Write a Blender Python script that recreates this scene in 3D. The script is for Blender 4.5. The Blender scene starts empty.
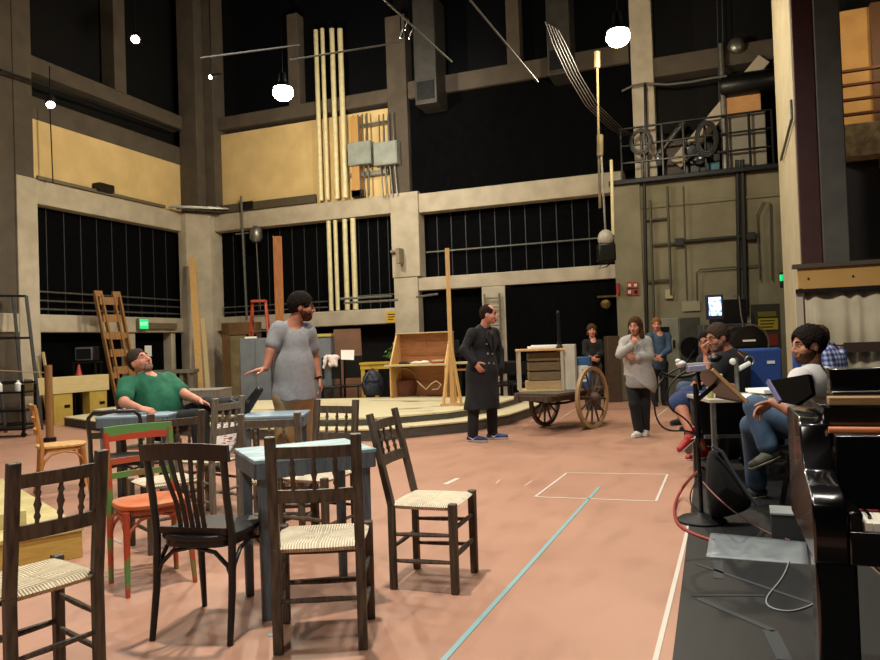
import bpy, math, random
import numpy as np
from mathutils import Vector, Matrix, Euler
random.seed(7); rng = np.random.default_rng(7)
scn = bpy.context.scene
COL = scn.collection
PI = math.pi

# ------------------------------------------------------------------ camera
FPX = 720.0
EYE = 1.30
YAW, PITCH, ROLL = math.radians(20.7), math.radians(1.034), math.radians(2.0)
R0 = Vector((math.cos(YAW), math.sin(YAW), 0)); F0 = Vector((-math.sin(YAW), math.cos(YAW), 0)); ZU = Vector((0, 0, 1))
CF = F0*math.cos(PITCH) + ZU*math.sin(PITCH); U0 = ZU*math.cos(PITCH) - F0*math.sin(PITCH)
CR = R0*math.cos(ROLL) - U0*math.sin(ROLL); CU = R0*math.sin(ROLL) + U0*math.cos(ROLL)
CAM = Vector((0, 0, EYE))
cd = bpy.data.cameras.new('camera'); cam = bpy.data.objects.new('camera', cd); COL.objects.link(cam)
cd.sensor_width = 36.0; cd.lens = 36.0*FPX/880.0; cd.clip_start = 0.05; cd.clip_end = 100
m = Matrix((CR, CU, -CF)).transposed().to_4x4(); m.translation = CAM
cam.matrix_world = m
scn.camera = cam

def ray(x, y): return CF + CR*((x-440)/FPX) + CU*((330-y)/FPX)
def G(x, y, z=0.0):
    d = ray(x, y); return CAM + d*((z-EYE)/d.z)
def W(x, y, d): return CAM + ray(x, y)*d
def onY(x, y, Y):
    d = ray(x, y); return CAM + d*(Y/d.y)
def onX(x, y, X):
    d = ray(x, y); return CAM + d*(X/d.x)
def FL(px, d):
    """floor point on the vertical line through pixel column px (near the horizon) at depth d"""
    y = 343 - 0.035*(px-440) + EYE*FPX/d
    p = G(px, y); return Vector((p.x, p.y, 0))

# ------------------------------------------------------------------ materials
def lin(c):
    if isinstance(c, str):
        c = c.lstrip('#'); c = tuple(int(c[i:i+2], 16)/255 for i in (0, 2, 4))
    return tuple((v/12.92 if v <= .04045 else ((v+.055)/1.055)**2.4) for v in c) + (1.0,)
MATS = {}
def mat(name, c1, c2=None, rough=.6, metal=0., scale=6., stretch=(1, 1, 1), detail=4., lo=.35, hi=.65, bump=0., bscale=None, emit=0., ecol=None, spec=.5, coat=0., trans=0., alpha=1.):
    if name in MATS: return MATS[name]
    M = bpy.data.materials.new(name); M.use_nodes = True
    nt = M.node_tree; b = nt.nodes['Principled BSDF']; L = nt.links.new
    b.inputs['Roughness'].default_value = rough; b.inputs['Metallic'].default_value = metal
    b.inputs['Specular IOR Level'].default_value = spec
    if coat: b.inputs['Coat Weight'].default_value = coat
    if trans: b.inputs['Transmission Weight'].default_value = trans
    if alpha < 1: b.inputs['Alpha'].default_value = alpha
    b.inputs['Base Color'].default_value = lin(c1)
    tc = nt.nodes.new('ShaderNodeTexCoord'); mp = nt.nodes.new('ShaderNodeMapping')
    mp.inputs['Scale'].default_value = stretch
    L(tc.outputs['Object'], mp.inputs['Vector'])
    if c2 is not None or bump:
        nz = nt.nodes.new('ShaderNodeTexNoise'); nz.inputs['Scale'].default_value = scale; nz.inputs['Detail'].default_value = detail
        L(mp.outputs['Vector'], nz.inputs['Vector'])
        if c2 is not None:
            cr = nt.nodes.new('ShaderNodeValToRGB')
            cr.color_ramp.elements[0].position = lo; cr.color_ramp.elements[1].position = hi
            cr.color_ramp.elements[0].color = lin(c1); cr.color_ramp.elements[1].color = lin(c2)
            L(nz.outputs['Fac'], cr.inputs['Fac']); L(cr.outputs['Color'], b.inputs['Base Color'])
        if bump:
            bp = nt.nodes.new('ShaderNodeBump'); bp.inputs['Strength'].default_value = bump; bp.inputs['Distance'].default_value = .01
            src = nz
            if bscale:
                src = nt.nodes.new('ShaderNodeTexNoise'); src.inputs['Scale'].default_value = bscale; src.inputs['Detail'].default_value = 3
                L(mp.outputs['Vector'], src.inputs['Vector'])
            L(src.outputs['Fac'], bp.inputs['Height']); L(bp.outputs['Normal'], b.inputs['Normal'])
    if emit:
        b.inputs['Emission Color'].default_value = lin(ecol or c1); b.inputs['Emission Strength'].default_value = emit
    MATS[name] = M
    return M

def wood(name, c1, c2, rough=.6, axis=2, scale=9., bump=.15, **k):
    st = [6, 6, 6]; st[axis] = .8
    return mat(name, c1, c2, rough=rough, scale=scale, stretch=tuple(st), detail=6, lo=.3, hi=.72, bump=bump, **k)

# ------------------------------------------------------------------ mesh builder
class MB:
    def __init__(s): s.v = []; s.f = []
    def add(s, vs, fs):
        o = len(s.v); s.v += [tuple(v) for v in vs]; s.f += [tuple(i+o for i in f) for f in fs]; return s
    def box(s, c, size, R=None):
        hx, hy, hz = size[0]/2, size[1]/2, size[2]/2; c = Vector(c)
        vs = [Vector((x, y, z)) for z in (-hz, hz) for y in (-hy, hy) for x in (-hx, hx)]
        if R is not None: vs = [R @ v for v in vs]
        return s.add([v+c for v in vs], [(0, 2, 3, 1), (4, 5, 7, 6), (0, 1, 5, 4), (2, 6, 7, 3), (0, 4, 6, 2), (1, 3, 7, 5)])
    def lo(s, a, b):
        a, b = Vector(a), Vector(b); return s.box((a+b)/2, tuple(abs(v) for v in (b-a)))
    def bar(s, p, q, w, t, up=(0, 0, 1), w2=None, t2=None):
        """square bar from p to q; w across, t along 'up'"""
        p, q = Vector(p), Vector(q); d = (q-p).normalized(); u = Vector(up)
        x = d.cross(u)
        if x.length < 1e-4: x = d.cross(Vector((1, 0, 0)))
        x.normalize(); y = x.cross(d).normalized()
        w2 = w2 or w; t2 = t2 or t; vs = []
        for c, ww, tt in ((p, w, t), (q, w2, t2)):
            vs += [c + x*ww/2*a + y*tt/2*b for a, b in ((-1, -1), (1, -1), (1, 1), (-1, 1))]
        return s.add(vs, [(0, 3, 2, 1), (4, 5, 6, 7), (0, 1, 5, 4), (1, 2, 6, 5), (2, 3, 7, 6), (3, 0, 4, 7)])
    def tube(s, pts, r, n=8, closed=False, flat=1., up=None):
        pts = [Vector(p) for p in pts]; k = len(pts)
        rs = r if isinstance(r, (list, tuple)) else [r]*k
        prev = None; vs = []; fs = []
        for i, p in enumerate(pts):
            if closed: d = pts[(i+1) % k]-pts[i-1]
            else: d = pts[min(i+1, k-1)]-pts[max(i-1, 0)]
            if d.length < 1e-9: d = Vector((0, 0, 1))
            d.normalize()
            if prev is None:
                a = Vector(up) if up else (Vector((0, 0, 1)) if abs(d.z) < .9 else Vector((1, 0, 0)))
                prev = (a - d*a.dot(d)).normalized()
            else:
                prev = (prev - d*prev.dot(d))
                if prev.length < 1e-6: prev = d.orthogonal()
                prev.normalize()
            b = d.cross(prev)
            for j in range(n):
                t = 2*PI*j/n
                vs.append(p + (prev*math.cos(t)*flat + b*math.sin(t))*rs[i])
        for i in range(k if closed else k-1):
            i2 = (i+1) % k
            for j in range(n):
                j2 = (j+1) % n
                fs.append((i*n+j, i*n+j2, i2*n+j2, i2*n+j))
        if not closed:
            fs.append(tuple(range(n-1, -1, -1))); fs.append(tuple((k-1)*n+j for j in range(n)))
        return s.add(vs, fs)
    def lathe(s, prof, c=(0, 0, 0), n=20, R=None, sx=1., sy=1.):
        """prof [(r,z)...] revolved about local z"""
        c = Vector(c); vs = []; fs = []; k = len(prof)
        for r, z in prof:
            for j in range(n):
                t = 2*PI*j/n; v = Vector((r*math.cos(t)*sx, r*math.sin(t)*sy, z))
                vs.append((R @ v if R is not None else v)+c)
        for i in range(k-1):
            for j in range(n):
                j2 = (j+1) % n; fs.append((i*n+j, i*n+j2, (i+1)*n+j2, (i+1)*n+j))
        fs.append(tuple(range(n-1, -1, -1))); fs.append(tuple((k-1)*n+j for j in range(n)))
        return s.add(vs, fs)
    def ell(s, c, r, n=14, R=None):
        prof = []; c = Vector(c); vs = []; fs = []; k = n//2+1
        for i in range(k):
            a = -PI/2+PI*i/(k-1)*.9999
            for j in range(n):
                t = 2*PI*j/n; v = Vector((r[0]*math.cos(a)*math.cos(t), r[1]*math.cos(a)*math.sin(t), r[2]*math.sin(a)))
                vs.append((R @ v if R is not None else v)+c)
        for i in range(k-1):
            for j in range(n):
                j2 = (j+1) % n; fs.append((i*n+j, i*n+j2, (i+1)*n+j2, (i+1)*n+j))
        return s.add(vs, fs)
    def prism(s, poly, z0, z1):
        n = len(poly)
        vs = [(x, y, z0) for x, y in poly]+[(x, y, z1) for x, y in poly]
        fs = [tuple(range(n-1, -1, -1)), tuple(range(n, 2*n))]+[(i, (i+1) % n, n+(i+1) % n, n+i) for i in range(n)]
        return s.add(vs, fs)
    def extr(s, pts, vec):
        """planar 3D polygon swept by vec"""
        n = len(pts); pts = [Vector(p) for p in pts]; vec = Vector(vec)
        vs = pts+[p+vec for p in pts]
        return s.add(vs, [tuple(range(n-1, -1, -1)), tuple(range(n, 2*n))]+[(i, (i+1) % n, n+(i+1) % n, n+i) for i in range(n)])
    def xf(s, M):
        s.v = [tuple(M @ Vector(v)) for v in s.v]; return s
    def build(s, name, m, parent=None, smooth=False, bevel=0., loc=None, sub=0, sharp=.7):
        me = bpy.data.meshes.new(name); me.from_pydata(s.v, [], s.f); me.update()
        import bmesh
        bm = bmesh.new(); bm.from_mesh(me); bmesh.ops.recalc_face_normals(bm, faces=bm.faces); bm.to_mesh(me); bm.free()
        if smooth:
            me.shade_smooth(); me.set_sharp_from_angle(angle=sharp)
        o = bpy.data.objects.new(name, me); COL.objects.link(o)
        me.materials.append(m)
        if parent is not None: o.parent = parent
        if loc is not None: o.location = loc
        if bevel:
            b = o.modifiers.new('bevel', 'BEVEL'); b.width = bevel; b.segments = 2; b.limit_method = 'ANGLE'
            me.shade_smooth(); me.set_sharp_from_angle(angle=1.2)
        if sub:
            b = o.modifiers.new('sub', 'SUBSURF'); b.levels = sub; b.render_levels = sub
        return o

def tag(o, label, cat, group=None, kind=None):
    o['label'] = label; o['category'] = cat
    if group: o['group'] = group
    if kind: o['kind'] = kind
    return o
def thing(name, label, cat, loc=(0, 0, 0), rz=0., group=None):
    o = bpy.data.objects.new(name, None); COL.objects.link(o); o.empty_display_size = .1
    o.location = loc; o.rotation_euler = (0, 0, rz)
    return tag(o, label, cat, group)
def struct(o): o['kind'] = 'structure'; return o
def copy_tree(o, parent=None):
    c = o.copy(); COL.objects.link(c)
    if parent is not None: c.parent = parent
    for ch in list(o.children): copy_tree(ch, c)
    return c
def text_mesh(name, txt, size, m, M, parent=None, depth=.002, align='CENTER'):
    """lettering turned into mesh; M places it (x right, y up, z towards the reader)"""
    cu = bpy.data.curves.new(name, 'FONT'); cu.body = txt; cu.size = size; cu.extrude = depth; cu.align_x = align; cu.align_y = 'CENTER'
    t = bpy.data.objects.new(name, cu); COL.objects.link(t)
    dg = bpy.context.evaluated_depsgraph_get(); me = bpy.data.meshes.new_from_object(t.evaluated_get(dg))
    bpy.data.objects.remove(t); bpy.data.curves.remove(cu)
    me.transform(M); me.materials.clear(); me.materials.append(m)
    o = bpy.data.objects.new(name, me); COL.objects.link(o)
    if parent is not None: o.parent = parent
    return o
def face_frame(o, right, up):
    r = Vector(right).normalized(); u = Vector(up).normalized(); n = r.cross(u)
    m = Matrix((r, u, n)).transposed().to_4x4(); m.translation = Vector(o); return m

# ------------------------------------------------------------------ palette
concrete = mat('painted_concrete', '#b6ac99', '#a69c89', rough=.8, scale=3, bump=.1, bscale=30)
brownwall = mat('brown_painted_wall', '#544b40', '#494137', rough=.85, scale=3, bump=.05)
plaster = mat('cream_plaster', '#d8bd86', '#cbb07a', rough=.85, scale=2)
blockwall = mat('olive_concrete_wall', '#7d7862', '#706b56', rough=.85, scale=2.5, bump=.08)
black_panel = mat('black_acoustic_cloth', '#07080a', '#0a0b0d', rough=.95, scale=8, spec=.03)
black_paint = mat('black_paint', '#0b0b0c', '#101011', rough=.7, scale=10, spec=.2)
seam_m = mat('panel_seam', '#33343a', rough=.6)
steel = mat('grey_steel', '#8d8d88', '#76766f', rough=.4, metal=.8, scale=20)
darksteel = mat('dark_steel', '#25262a', '#1b1c1f', rough=.5, metal=.6, scale=20)
blackmetal = mat('black_metal', '#0a0a0b', '#121214', rough=.4, metal=.3, scale=15)
pipe_cream = mat('cream_pipe_paint', '#d8cfa6', '#c8be93', rough=.5, scale=8)
whitep = mat('white_plastic', '#d9d9d6', rough=.4)
paper = mat('white_paper', '#e8e8e4', rough=.8)
greybox = mat('grey_enamel', '#8e958f', '#7e857f', rough=.5, scale=5)
cabinet_grey = mat('grey_cabinet_enamel', '#6a7178', '#5d646b', rough=.5, scale=4)
dark_wood = wood('worn_dark_wood', '#28221c', '#65594a', rough=.5)
grey_wood = wood('weathered_grey_wood', '#5f5a50', '#857e70', rough=.7)
brown_wood = wood('brown_grey_wood', '#3d3226', '#66584a', rough=.65)
pine = wood('raw_pine', '#c69a5e', '#dcb67a', rough=.6, bump=.05)
pine_light = wood('pale_pine', '#c9b88a', '#bba877', rough=.6, bump=.05, axis=0)
oak = wood('orange_brown_wood', '#a4683a', '#c1834c', rough=.5, bump=.05)
truss_wood = wood('brown_truss_wood', '#7d5834', '#98703f', rough=.6, bump=.05)
ply = wood('plywood', '#b98652', '#c9975f', rough=.6, axis=0, bump=.03)
# ================================================================== SETTING
# floor
def floor_mat():
    M = mat('salmon_vinyl_floor', '#b38974', '#a67d69', rough=.42, scale=.9, lo=.3, hi=.7, spec=.35)
    nt = M.node_tree; b = nt.nodes['Principled BSDF']; L = nt.links.new
    tc = [n for n in nt.nodes if n.type == 'TEX_COORD'][0]
    # scuffs: thin dark streaks
    nz = nt.nodes.new('ShaderNodeTexNoise'); nz.inputs['Scale'].default_value = 5.5; nz.inputs['Detail'].default_value = 8
    mp = nt.nodes.new('ShaderNodeMapping'); mp.inputs['Scale'].default_value = (1, .35, 1)
    L(tc.outputs['Object'], mp.inputs['Vector']); L(mp.outputs['Vector'], nz.inputs['Vector'])
    cr = nt.nodes.new('ShaderNodeValToRGB'); cr.color_ramp.elements[0].position = .28; cr.color_ramp.elements[1].position = .48
    cr.color_ramp.elements[0].color = (.78, .78, .78, 1); cr.color_ramp.elements[1].color = (1, 1, 1, 1)
    mx = nt.nodes.new('ShaderNodeMix'); mx.data_type = 'RGBA'; mx.blend_type = 'MULTIPLY'; mx.inputs[0].default_value = .6
    src = b.inputs['Base Color'].links[0].from_socket
    L(nz.outputs['Fac'], cr.inputs['Fac']); L(src, mx.inputs[6]); L(cr.outputs['Color'], mx.inputs[7]); L(mx.outputs[2], b.inputs['Base Color'])
    mr = nt.nodes.new('ShaderNodeMapRange'); mr.inputs[3].default_value = .34; mr.inputs[4].default_value = .55
    L(nz.outputs['Fac'], mr.inputs[0]); L(mr.outputs[0], b.inputs['Roughness'])
    return M
struct(MB().lo((-14.5, -4, -.2), (9, 17.5, 0)).build('floor', floor_mat()))
# ceiling, dark
struct(MB().lo((-14.5, -4, 11.5), (9, 17.5, 11.7)).build('ceiling', black_paint))

YB, XL = 15.36, -12.5
# back wall: backing slab plus the plaster band above the main beam
struct(MB().lo((-14.5, YB+.45, 0), (9, YB+.7, 11.5)).build('wall_back', black_paint))
struct(MB().lo((-12.5, YB+.12, 4.8), (-6.9, YB+.44, 6.9)).build('wall_back_plaster', plaster))
struct(MB().lo((XL-.7, -4, 0), (XL-.45, YB+.45, 11.5)).build('wall_left', black_paint))
struct(MB().lo((XL-.44, 10.45, 4.8), (XL-.12, YB+.3, 6.1)).build('wall_left_plaster', plaster))
struct(MB().lo((XL-.44, 10.45, 6.1), (XL-.1, YB+.3, 6.55)).build('wall_left_dark_band', brownwall))
struct(MB().lo((XL-.42, -4, 0), (XL+.0, 10.1, 11.5)).build('wall_left_near', brownwall))
nt_ = [0]
def trim(mb, m=concrete, bevel=.015, name=None):
    nt_[0] += 1
    return struct(mb.build('trim_%d' % nt_[0], m, bevel=bevel))
# back wall concrete frame
trim(MB().lo((-12.2, YB, 4.38), (-6.85, YB+.44, 4.82)))          # main beam, left bay
trim(MB().lo((-6.25, YB, 4.32), (-1.6, YB+.44, 4.76)))           # main beam, right bay
trim(MB().lo((-6.92, YB-.06, 2.85), (-6.22, YB+.44, 4.82)))      # pillar between the bays
trim(MB().lo((-6.90, YB-.04, 0), (-6.30, YB+.44, 2.85)))
trim(MB().lo((-6.92, YB-.02, 4.82), (-6.42, YB+.44, 9.0)), brownwall)
trim(MB().lo((-12.6, YB, 1.80), (-6.9, YB+.44, 2.16)))           # lower beam left
trim(MB().lo((-6.3, YB, 2.52), (-1.6, YB+.44, 2.82)))            # lower beam right
trim(MB().lo((-4.78, YB, 0), (-4.24, YB+.44, 2.52)))             # short pillar with wall ladder
trim(MB().lo((-12.5, YB, 7.0), (-6.9, YB+.44, 7.32)), brownwall) # upper beams
trim(MB().lo((-6.4, YB, 7.0), (-1.4, YB+.44, 7.40)), brownwall)
trim(MB().lo((-9.6, YB, 7.3), (-9.3, YB+.4, 9.6)), brownwall)
trim(MB().lo((-4.0, YB, 7.4), (-3.7, YB+.4, 9.6)), brownwall)
# corner pier
trim(MB().prism([(-12.6, 14.75), (-12.35, 14.75), (-11.95, 15.2), (-11.95, 15.8), (-12.6, 15.8)], 0, 4.82))
trim(MB().lo((-12.6, 14.9, 4.82), (-12.05, 15.8, 11.5)), brownwall)
trim(MB().lo((-12.05, 15.2, 4.82), (-11.75, 15.8, 11.5)), brownwall)
# left wall concrete frame
trim(MB().lo((XL-.44, 10.1, 0), (XL+.05, 10.56, 4.85)))          # pier
trim(MB().lo((XL-.44, 10.1, 4.85), (XL+.02, 10.52, 11.5)), brownwall)
trim(MB().lo((XL-.40, 10.5, 4.36), (XL, 15.0, 4.84)))
trim(MB().lo((XL-.40, 10.5, 1.79), (XL, 15.0, 2.15)))
trim(MB().lo((XL-.02, 6.0, 1.79), (XL+.04, 10.1, 2.15)))
trim(MB().lo((XL-.40, 10.5, 7.0), (XL, 15.0, 7.34)), brownwall)
trim(MB().lo((XL-.40, 12.7, 7.3), (XL, 13.05, 11.5)), brownwall)
trim(MB().lo((XL-.40, 12.98, 0), (XL-.05, 13.16, 1.8)))          # door posts of the left wall
trim(MB().lo((XL-.40, 14.35, 0), (XL-.05, 14.5, 1.8)))
# the projecting block below the gallery
BY = 15.0
struct(MB().lo((-1.77, BY, 0), (1.75, YB+.4, 4.43)).build('wall_block', blockwall))
trim(MB().lo((-1.79, BY-.08, 0), (-1.25, BY+.1, 4.41)), blockwall)
trim(MB().lo((-1.85, BY-.16, 4.36), (1.8, YB, 4.46)), darksteel)
trim(MB().lo((-1.25, BY-.03, 3.85), (1.75, BY, 3.91)), blockwall)
trim(MB().lo((-1.36, YB-.05, 4.46), (-.92, YB+.44, 9.5)), concrete)   # column behind the gallery
# sloping concrete brace behind the gallery
a, b = onY(676, 165, YB-.02), onY(764, 60, YB-.02)
trim(MB().bar(a, b, .22, .26, up=(1, 0, .6)), concrete)
trim(MB().lo((-.95, YB, 6.6), (1.6, YB+.44, 7.0)), brownwall)
# pier at the stage opening
trim(MB().lo((1.06, 10.0, 0), (1.3, 12.3, 11.5)), mat('pale_pier_paint', '#aea489', '#a2987d', rough=.8, scale=2))
trim(MB().lo((1.07, 9.93, 0), (1.31, 10.0, 11.5)), mat('burgundy_paint', '#44211f', '#391b1b', rough=.6, scale=6))
trim(MB().lo((1.31, 9.9, 0), (1.60, 10.4, 11.5)), mat('pier_grey_paint', '#5a5954', '#504f4a', rough=.8, scale=4))
# far stage side wall with lit gallery
struct(MB().lo((1.7, 14.4, 0), (8, 14.6, 11.5)).build('wall_right', black_paint))
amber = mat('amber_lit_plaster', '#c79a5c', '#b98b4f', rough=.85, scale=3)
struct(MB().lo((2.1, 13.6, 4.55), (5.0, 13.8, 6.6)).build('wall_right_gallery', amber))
struct(MB().lo((1.95, 12.6, 3.95), (5.0, 13.8, 4.45)).build('wall_right_gallery_slab', mat('rough_cream_concrete', '#b9a986', '#8a7c60', rough=.9, scale=9, bump=.5)))
struct(MB().lo((2.0, 13.0, 0), (2.55, 13.5, 3.95)).build('wall_right_pier', mat('dark_grey_wall', '#24252a', rough=.9)))

# acoustic panels with seams: one per bay
def panel(c0, c1, label, axis, nseam, off=.0):
    mb = MB().lo(c0, c1); o = mb.build('acoustic_panel', black_panel)
    tag(o, label, 'wall panel')
    s = MB()
    for i in range(1, nseam):
        t = i/nseam
        if axis == 'y':   # faces -Y
            x = c0[0]+(c1[0]-c0[0])*t; s.lo((x-.008, c0[1]-.006, c0[2]), (x+.008, c0[1], c1[2]))
        else:
            y = c0[1]+(c1[1]-c0[1])*t; s.lo((c1[0], y-.008, c0[2]), (c1[0]+.006, y+.008, c1[2]))
    if nseam > 1: s.build('seam', seam_m, o)
    return o
panel((-11.95, YB+.3, 2.16), (-8.75, YB+.4, 4.4), 'black seamed wall panel left of the cream pipes', 'y', 9)
panel((-8.2, YB+.3, 2.16), (-6.9, YB+.4, 4.4), 'black seamed wall panel between cream pipes and concrete pillar', 'y', 5)
panel((-6.25, YB+.3, 2.82), (-1.7, YB+.4, 4.34), 'long black seamed wall panel right of the concrete pillar', 'y', 13)
panel((-6.4, YB+.1, 4.76), (-1.4, YB+.4, 7.0), 'large plain black wall panel above the right-hand beam', 'y', 1)
panel((-6.3, YB+.25, 0), (-4.8, YB+.4, 2.52), 'black wall panel between the pillar and the wall ladder', 'y', 1)
panel((-4.22, YB-.02, 0), (-1.75, YB+.4, 2.46), 'big black wall panel behind the two-wheeled cart', 'y', 1)
panel((XL-.4, 10.56, 2.15), (XL-.25, 14.9, 4.4), 'black seamed wall panel on the left wall above the exit sign', 'x', 10)
panel((XL-.4, 10.56, 0), (XL-.3, 12.98, 1.79), 'black wall panel behind the old television', 'x', 1)
panel((XL-.4, 13.16, 0), (XL-.3, 14.35, 1.79), 'dark blue-black doorway panel under the exit sign', 'x', 1)
# dark glazing high on the walls
for a, b in (((-11.75, YB+.3, 7.32), (-9.6, YB+.42, 11)), ((-9.3, YB+.3, 7.32), (-6.9, YB+.42, 11)), ((-6.4, YB+.3, 7.4), (-4.0, YB+.42, 11)), ((-3.7, YB+.3, 7.4), (-1.4, YB+.42, 11))):
    struct(MB().lo(a, b).build('window_%d' % (len([o for o in bpy.data.objects if o.name.startswith('window_')])+1), mat('blacked_out_glass', '#090b0f', rough=.35, spec=.3)))
# ================================================================== IMPLICIT SURFACES (bodies, clothes, cushions)
class SDF:
    def __init__(s): s.p = []
    def cap(s, a, b, ra, rb=None, k=.02): s.p.append(('c', np.array(a, float), np.array(b, float), ra, ra if rb is None else rb, k)); return s
    def ell(s, c, r, R=None, k=.02): s.p.append(('e', np.array(c, float), np.array(r, float), np.eye(3) if R is None else np.array(R, float), k)); return s
    def cutp(s, pt, n): s.p.append(('p', np.array(pt, float), np.array(n, float)/np.linalg.norm(n))); return s      # removes the side n points to
    def cute(s, c, r, R=None, k=.006): s.p.append(('x', np.array(c, float), np.array(r, float), np.eye(3) if R is None else np.array(R, float), k)); return s
    def mesh(s, res, name='body', jitter=None):
        lo = np.full(3, 1e9); hi = -lo
        for q in s.p:
            if q[0] == 'c':
                r = max(q[3], q[4]); lo = np.minimum(lo, np.minimum(q[1], q[2])-r); hi = np.maximum(hi, np.maximum(q[1], q[2])+r)
            elif q[0] == 'e':
                r = q[2].max(); lo = np.minimum(lo, q[1]-r); hi = np.maximum(hi, q[1]+r)
        lo -= 3*res; hi += 3*res
        n = np.ceil((hi-lo)/res).astype(int)+1
        ax = [lo[i]+res*np.arange(n[i]) for i in range(3)]
        F = np.full(n, .15, np.float32)
        def block(c0, c1, m):
            i0 = np.maximum(np.floor((c0-m-lo)/res).astype(int), 0); i1 = np.minimum(np.ceil((c1+m-lo)/res).astype(int)+1, n)
            sl = tuple(slice(a, b) for a, b in zip(i0, i1))
            X = np.stack(np.meshgrid(*[ax[i][sl[i]] for i in range(3)], indexing='ij'), -1).astype(np.float32)
            return sl, X
        def eld(X, c, r, R):
            q = (X-c.astype(np.float32)) @ R.astype(np.float32)
            k0 = np.linalg.norm(q/r.astype(np.float32), axis=-1); k1 = np.linalg.norm(q/(r*r).astype(np.float32), axis=-1)+1e-9
            return k0*(k0-1)/k1
        for q in s.p:
            if q[0] == 'c':
                _, a, b, ra, rb, k = q; r = max(ra, rb)
                sl, X = block(np.minimum(a, b)-r, np.maximum(a, b)+r, .03+k)
                d = (b-a); L2 = max(d@d, 1e-12)
                t = np.clip(((X-a.astype(np.float32)) @ d.astype(np.float32))/L2, 0, 1)
                D = np.linalg.norm(X-(a+t[..., None]*d), axis=-1)-(ra+(rb-ra)*t)
            elif q[0] == 'e':
                _, c, r, R, k = q; ext = np.abs(R) @ r
                sl, X = block(c-ext, c+ext, .03+k); D = eld(X, c, r, R)
            elif q[0] == 'p':
                X = np.stack(np.meshgrid(*ax, indexing='ij'), -1); D = (X-q[1]) @ q[2]
                F = np.maximum(F, D.astype(np.float32)); continue
            else:
                _, c, r, R, k = q; ext = np.abs(R) @ r
                sl, X = block(c-ext, c+ext, .03); D = -eld(X, c, r, R); f = F[sl]
                h = np.clip(.5-.5*(f-D)/k, 0, 1); F[sl] = f*(1-h)+D*h+k*h*(1-h); continue
            f = F[sl]; h = np.clip(.5+.5*(f-D)/k, 0, 1); F[sl] = f*(1-h)+D*h-k*h*(1-h)
        if jitter is not None:
            X = np.stack(np.meshgrid(*ax, indexing='ij'), -1); F = F+jitter(X).astype(np.float32)
        # surface nets
        S = F < 0
        cnt = np.zeros(tuple(n-1), np.int8)
        for dx in (0, 1):
            for dy in (0, 1):
                for dz in (0, 1): cnt += S[dx:n[0]-1+dx, dy:n[1]-1+dy, dz:n[2]-1+dz]
        act = (cnt > 0) & (cnt < 8); idx = np.argwhere(act); ids = np.full(act.shape, -1, np.int64); ids[act] = np.arange(len(idx))
        acc = np.zeros((len(idx), 3)); num = np.zeros(len(idx))
        cor = [(0, 0, 0), (1, 0, 0), (0, 1, 0), (1, 1, 0), (0, 0, 1), (1, 0, 1), (0, 1, 1), (1, 1, 1)]
        for i in range(8):
            for j in range(i+1, 8):
                if sum(abs(cor[i][k]-cor[j][k]) for k in range(3)) != 1: continue
                fa = F[tuple((idx+cor[i]).T)]; fb = F[tuple((idx+cor[j]).T)]
                x = (fa < 0) != (fb < 0); t = np.where(x, fa/np.where(fa == fb, 1, fa-fb), 0)
                acc += np.where(x[:, None], np.array(cor[i])+t[:, None]*(np.array(cor[j])-np.array(cor[i])), 0); num += x
        V = lo+(idx+acc/np.maximum(num, 1)[:, None])*res
        faces = []
        for a in range(3):
            b, c = (a+1) % 3, (a+2) % 3
            s0 = [slice(None)]*3; s1 = [slice(None)]*3; s0[a] = slice(0, -1); s1[a] = slice(1, None)
            A = S[tuple(s0)]; B = S[tuple(s1)]; e = np.argwhere(A != B)
            ok = (e[:, b] > 0) & (e[:, c] > 0) & (e[:, b] < n[b]-1) & (e[:, c] < n[c]-1); e = e[ok]
            fl = A[tuple(e.T)]
            ub = np.zeros(3, int); ub[b] = 1; uc = np.zeros(3, int); uc[c] = 1
            q = np.stack([ids[tuple((e-ub-uc).T)], ids[tuple((e-uc).T)], ids[tuple(e.T)], ids[tuple((e-ub).T)]], 1)
            q[~fl] = q[~fl][:, ::-1]; faces.append(q)
        Q = np.concatenate(faces); Q = Q[(Q >= 0).all(1)]
        me = bpy.data.meshes.new(name); me.vertices.add(len(V)); me.vertices.foreach_set('co', V.astype(np.float32).ravel())
        me.loops.add(Q.size); me.loops.foreach_set('vertex_index', Q.astype(np.int32).ravel())
        me.polygons.add(len(Q)); me.polygons.foreach_set('loop_start', np.arange(0, Q.size, 4, dtype=np.int32))
        me.update(calc_edges=True); me.validate(); me.shade_smooth()
        return me
    def build(s, name, m, parent=None, res=.009, jitter=None):
        me = s.mesh(res, name, jitter); me.materials.append(m)
        o = bpy.data.objects.new(name, me); COL.objects.link(o)
        if parent is not None: o.parent = parent
        return o

def wrinkle(amp=.004, f=22, sz=.6, ph=0.):
    def j(X):
        x, y, z = X[..., 0], X[..., 1], X[..., 2]
        return amp*(np.sin(f*z*sz+6*np.sin(7*x+ph)+5*y)+.6*np.sin(f*1.7*(x+.5*z)+ph+4*np.sin(9*y)))*.5
    return j

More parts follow.
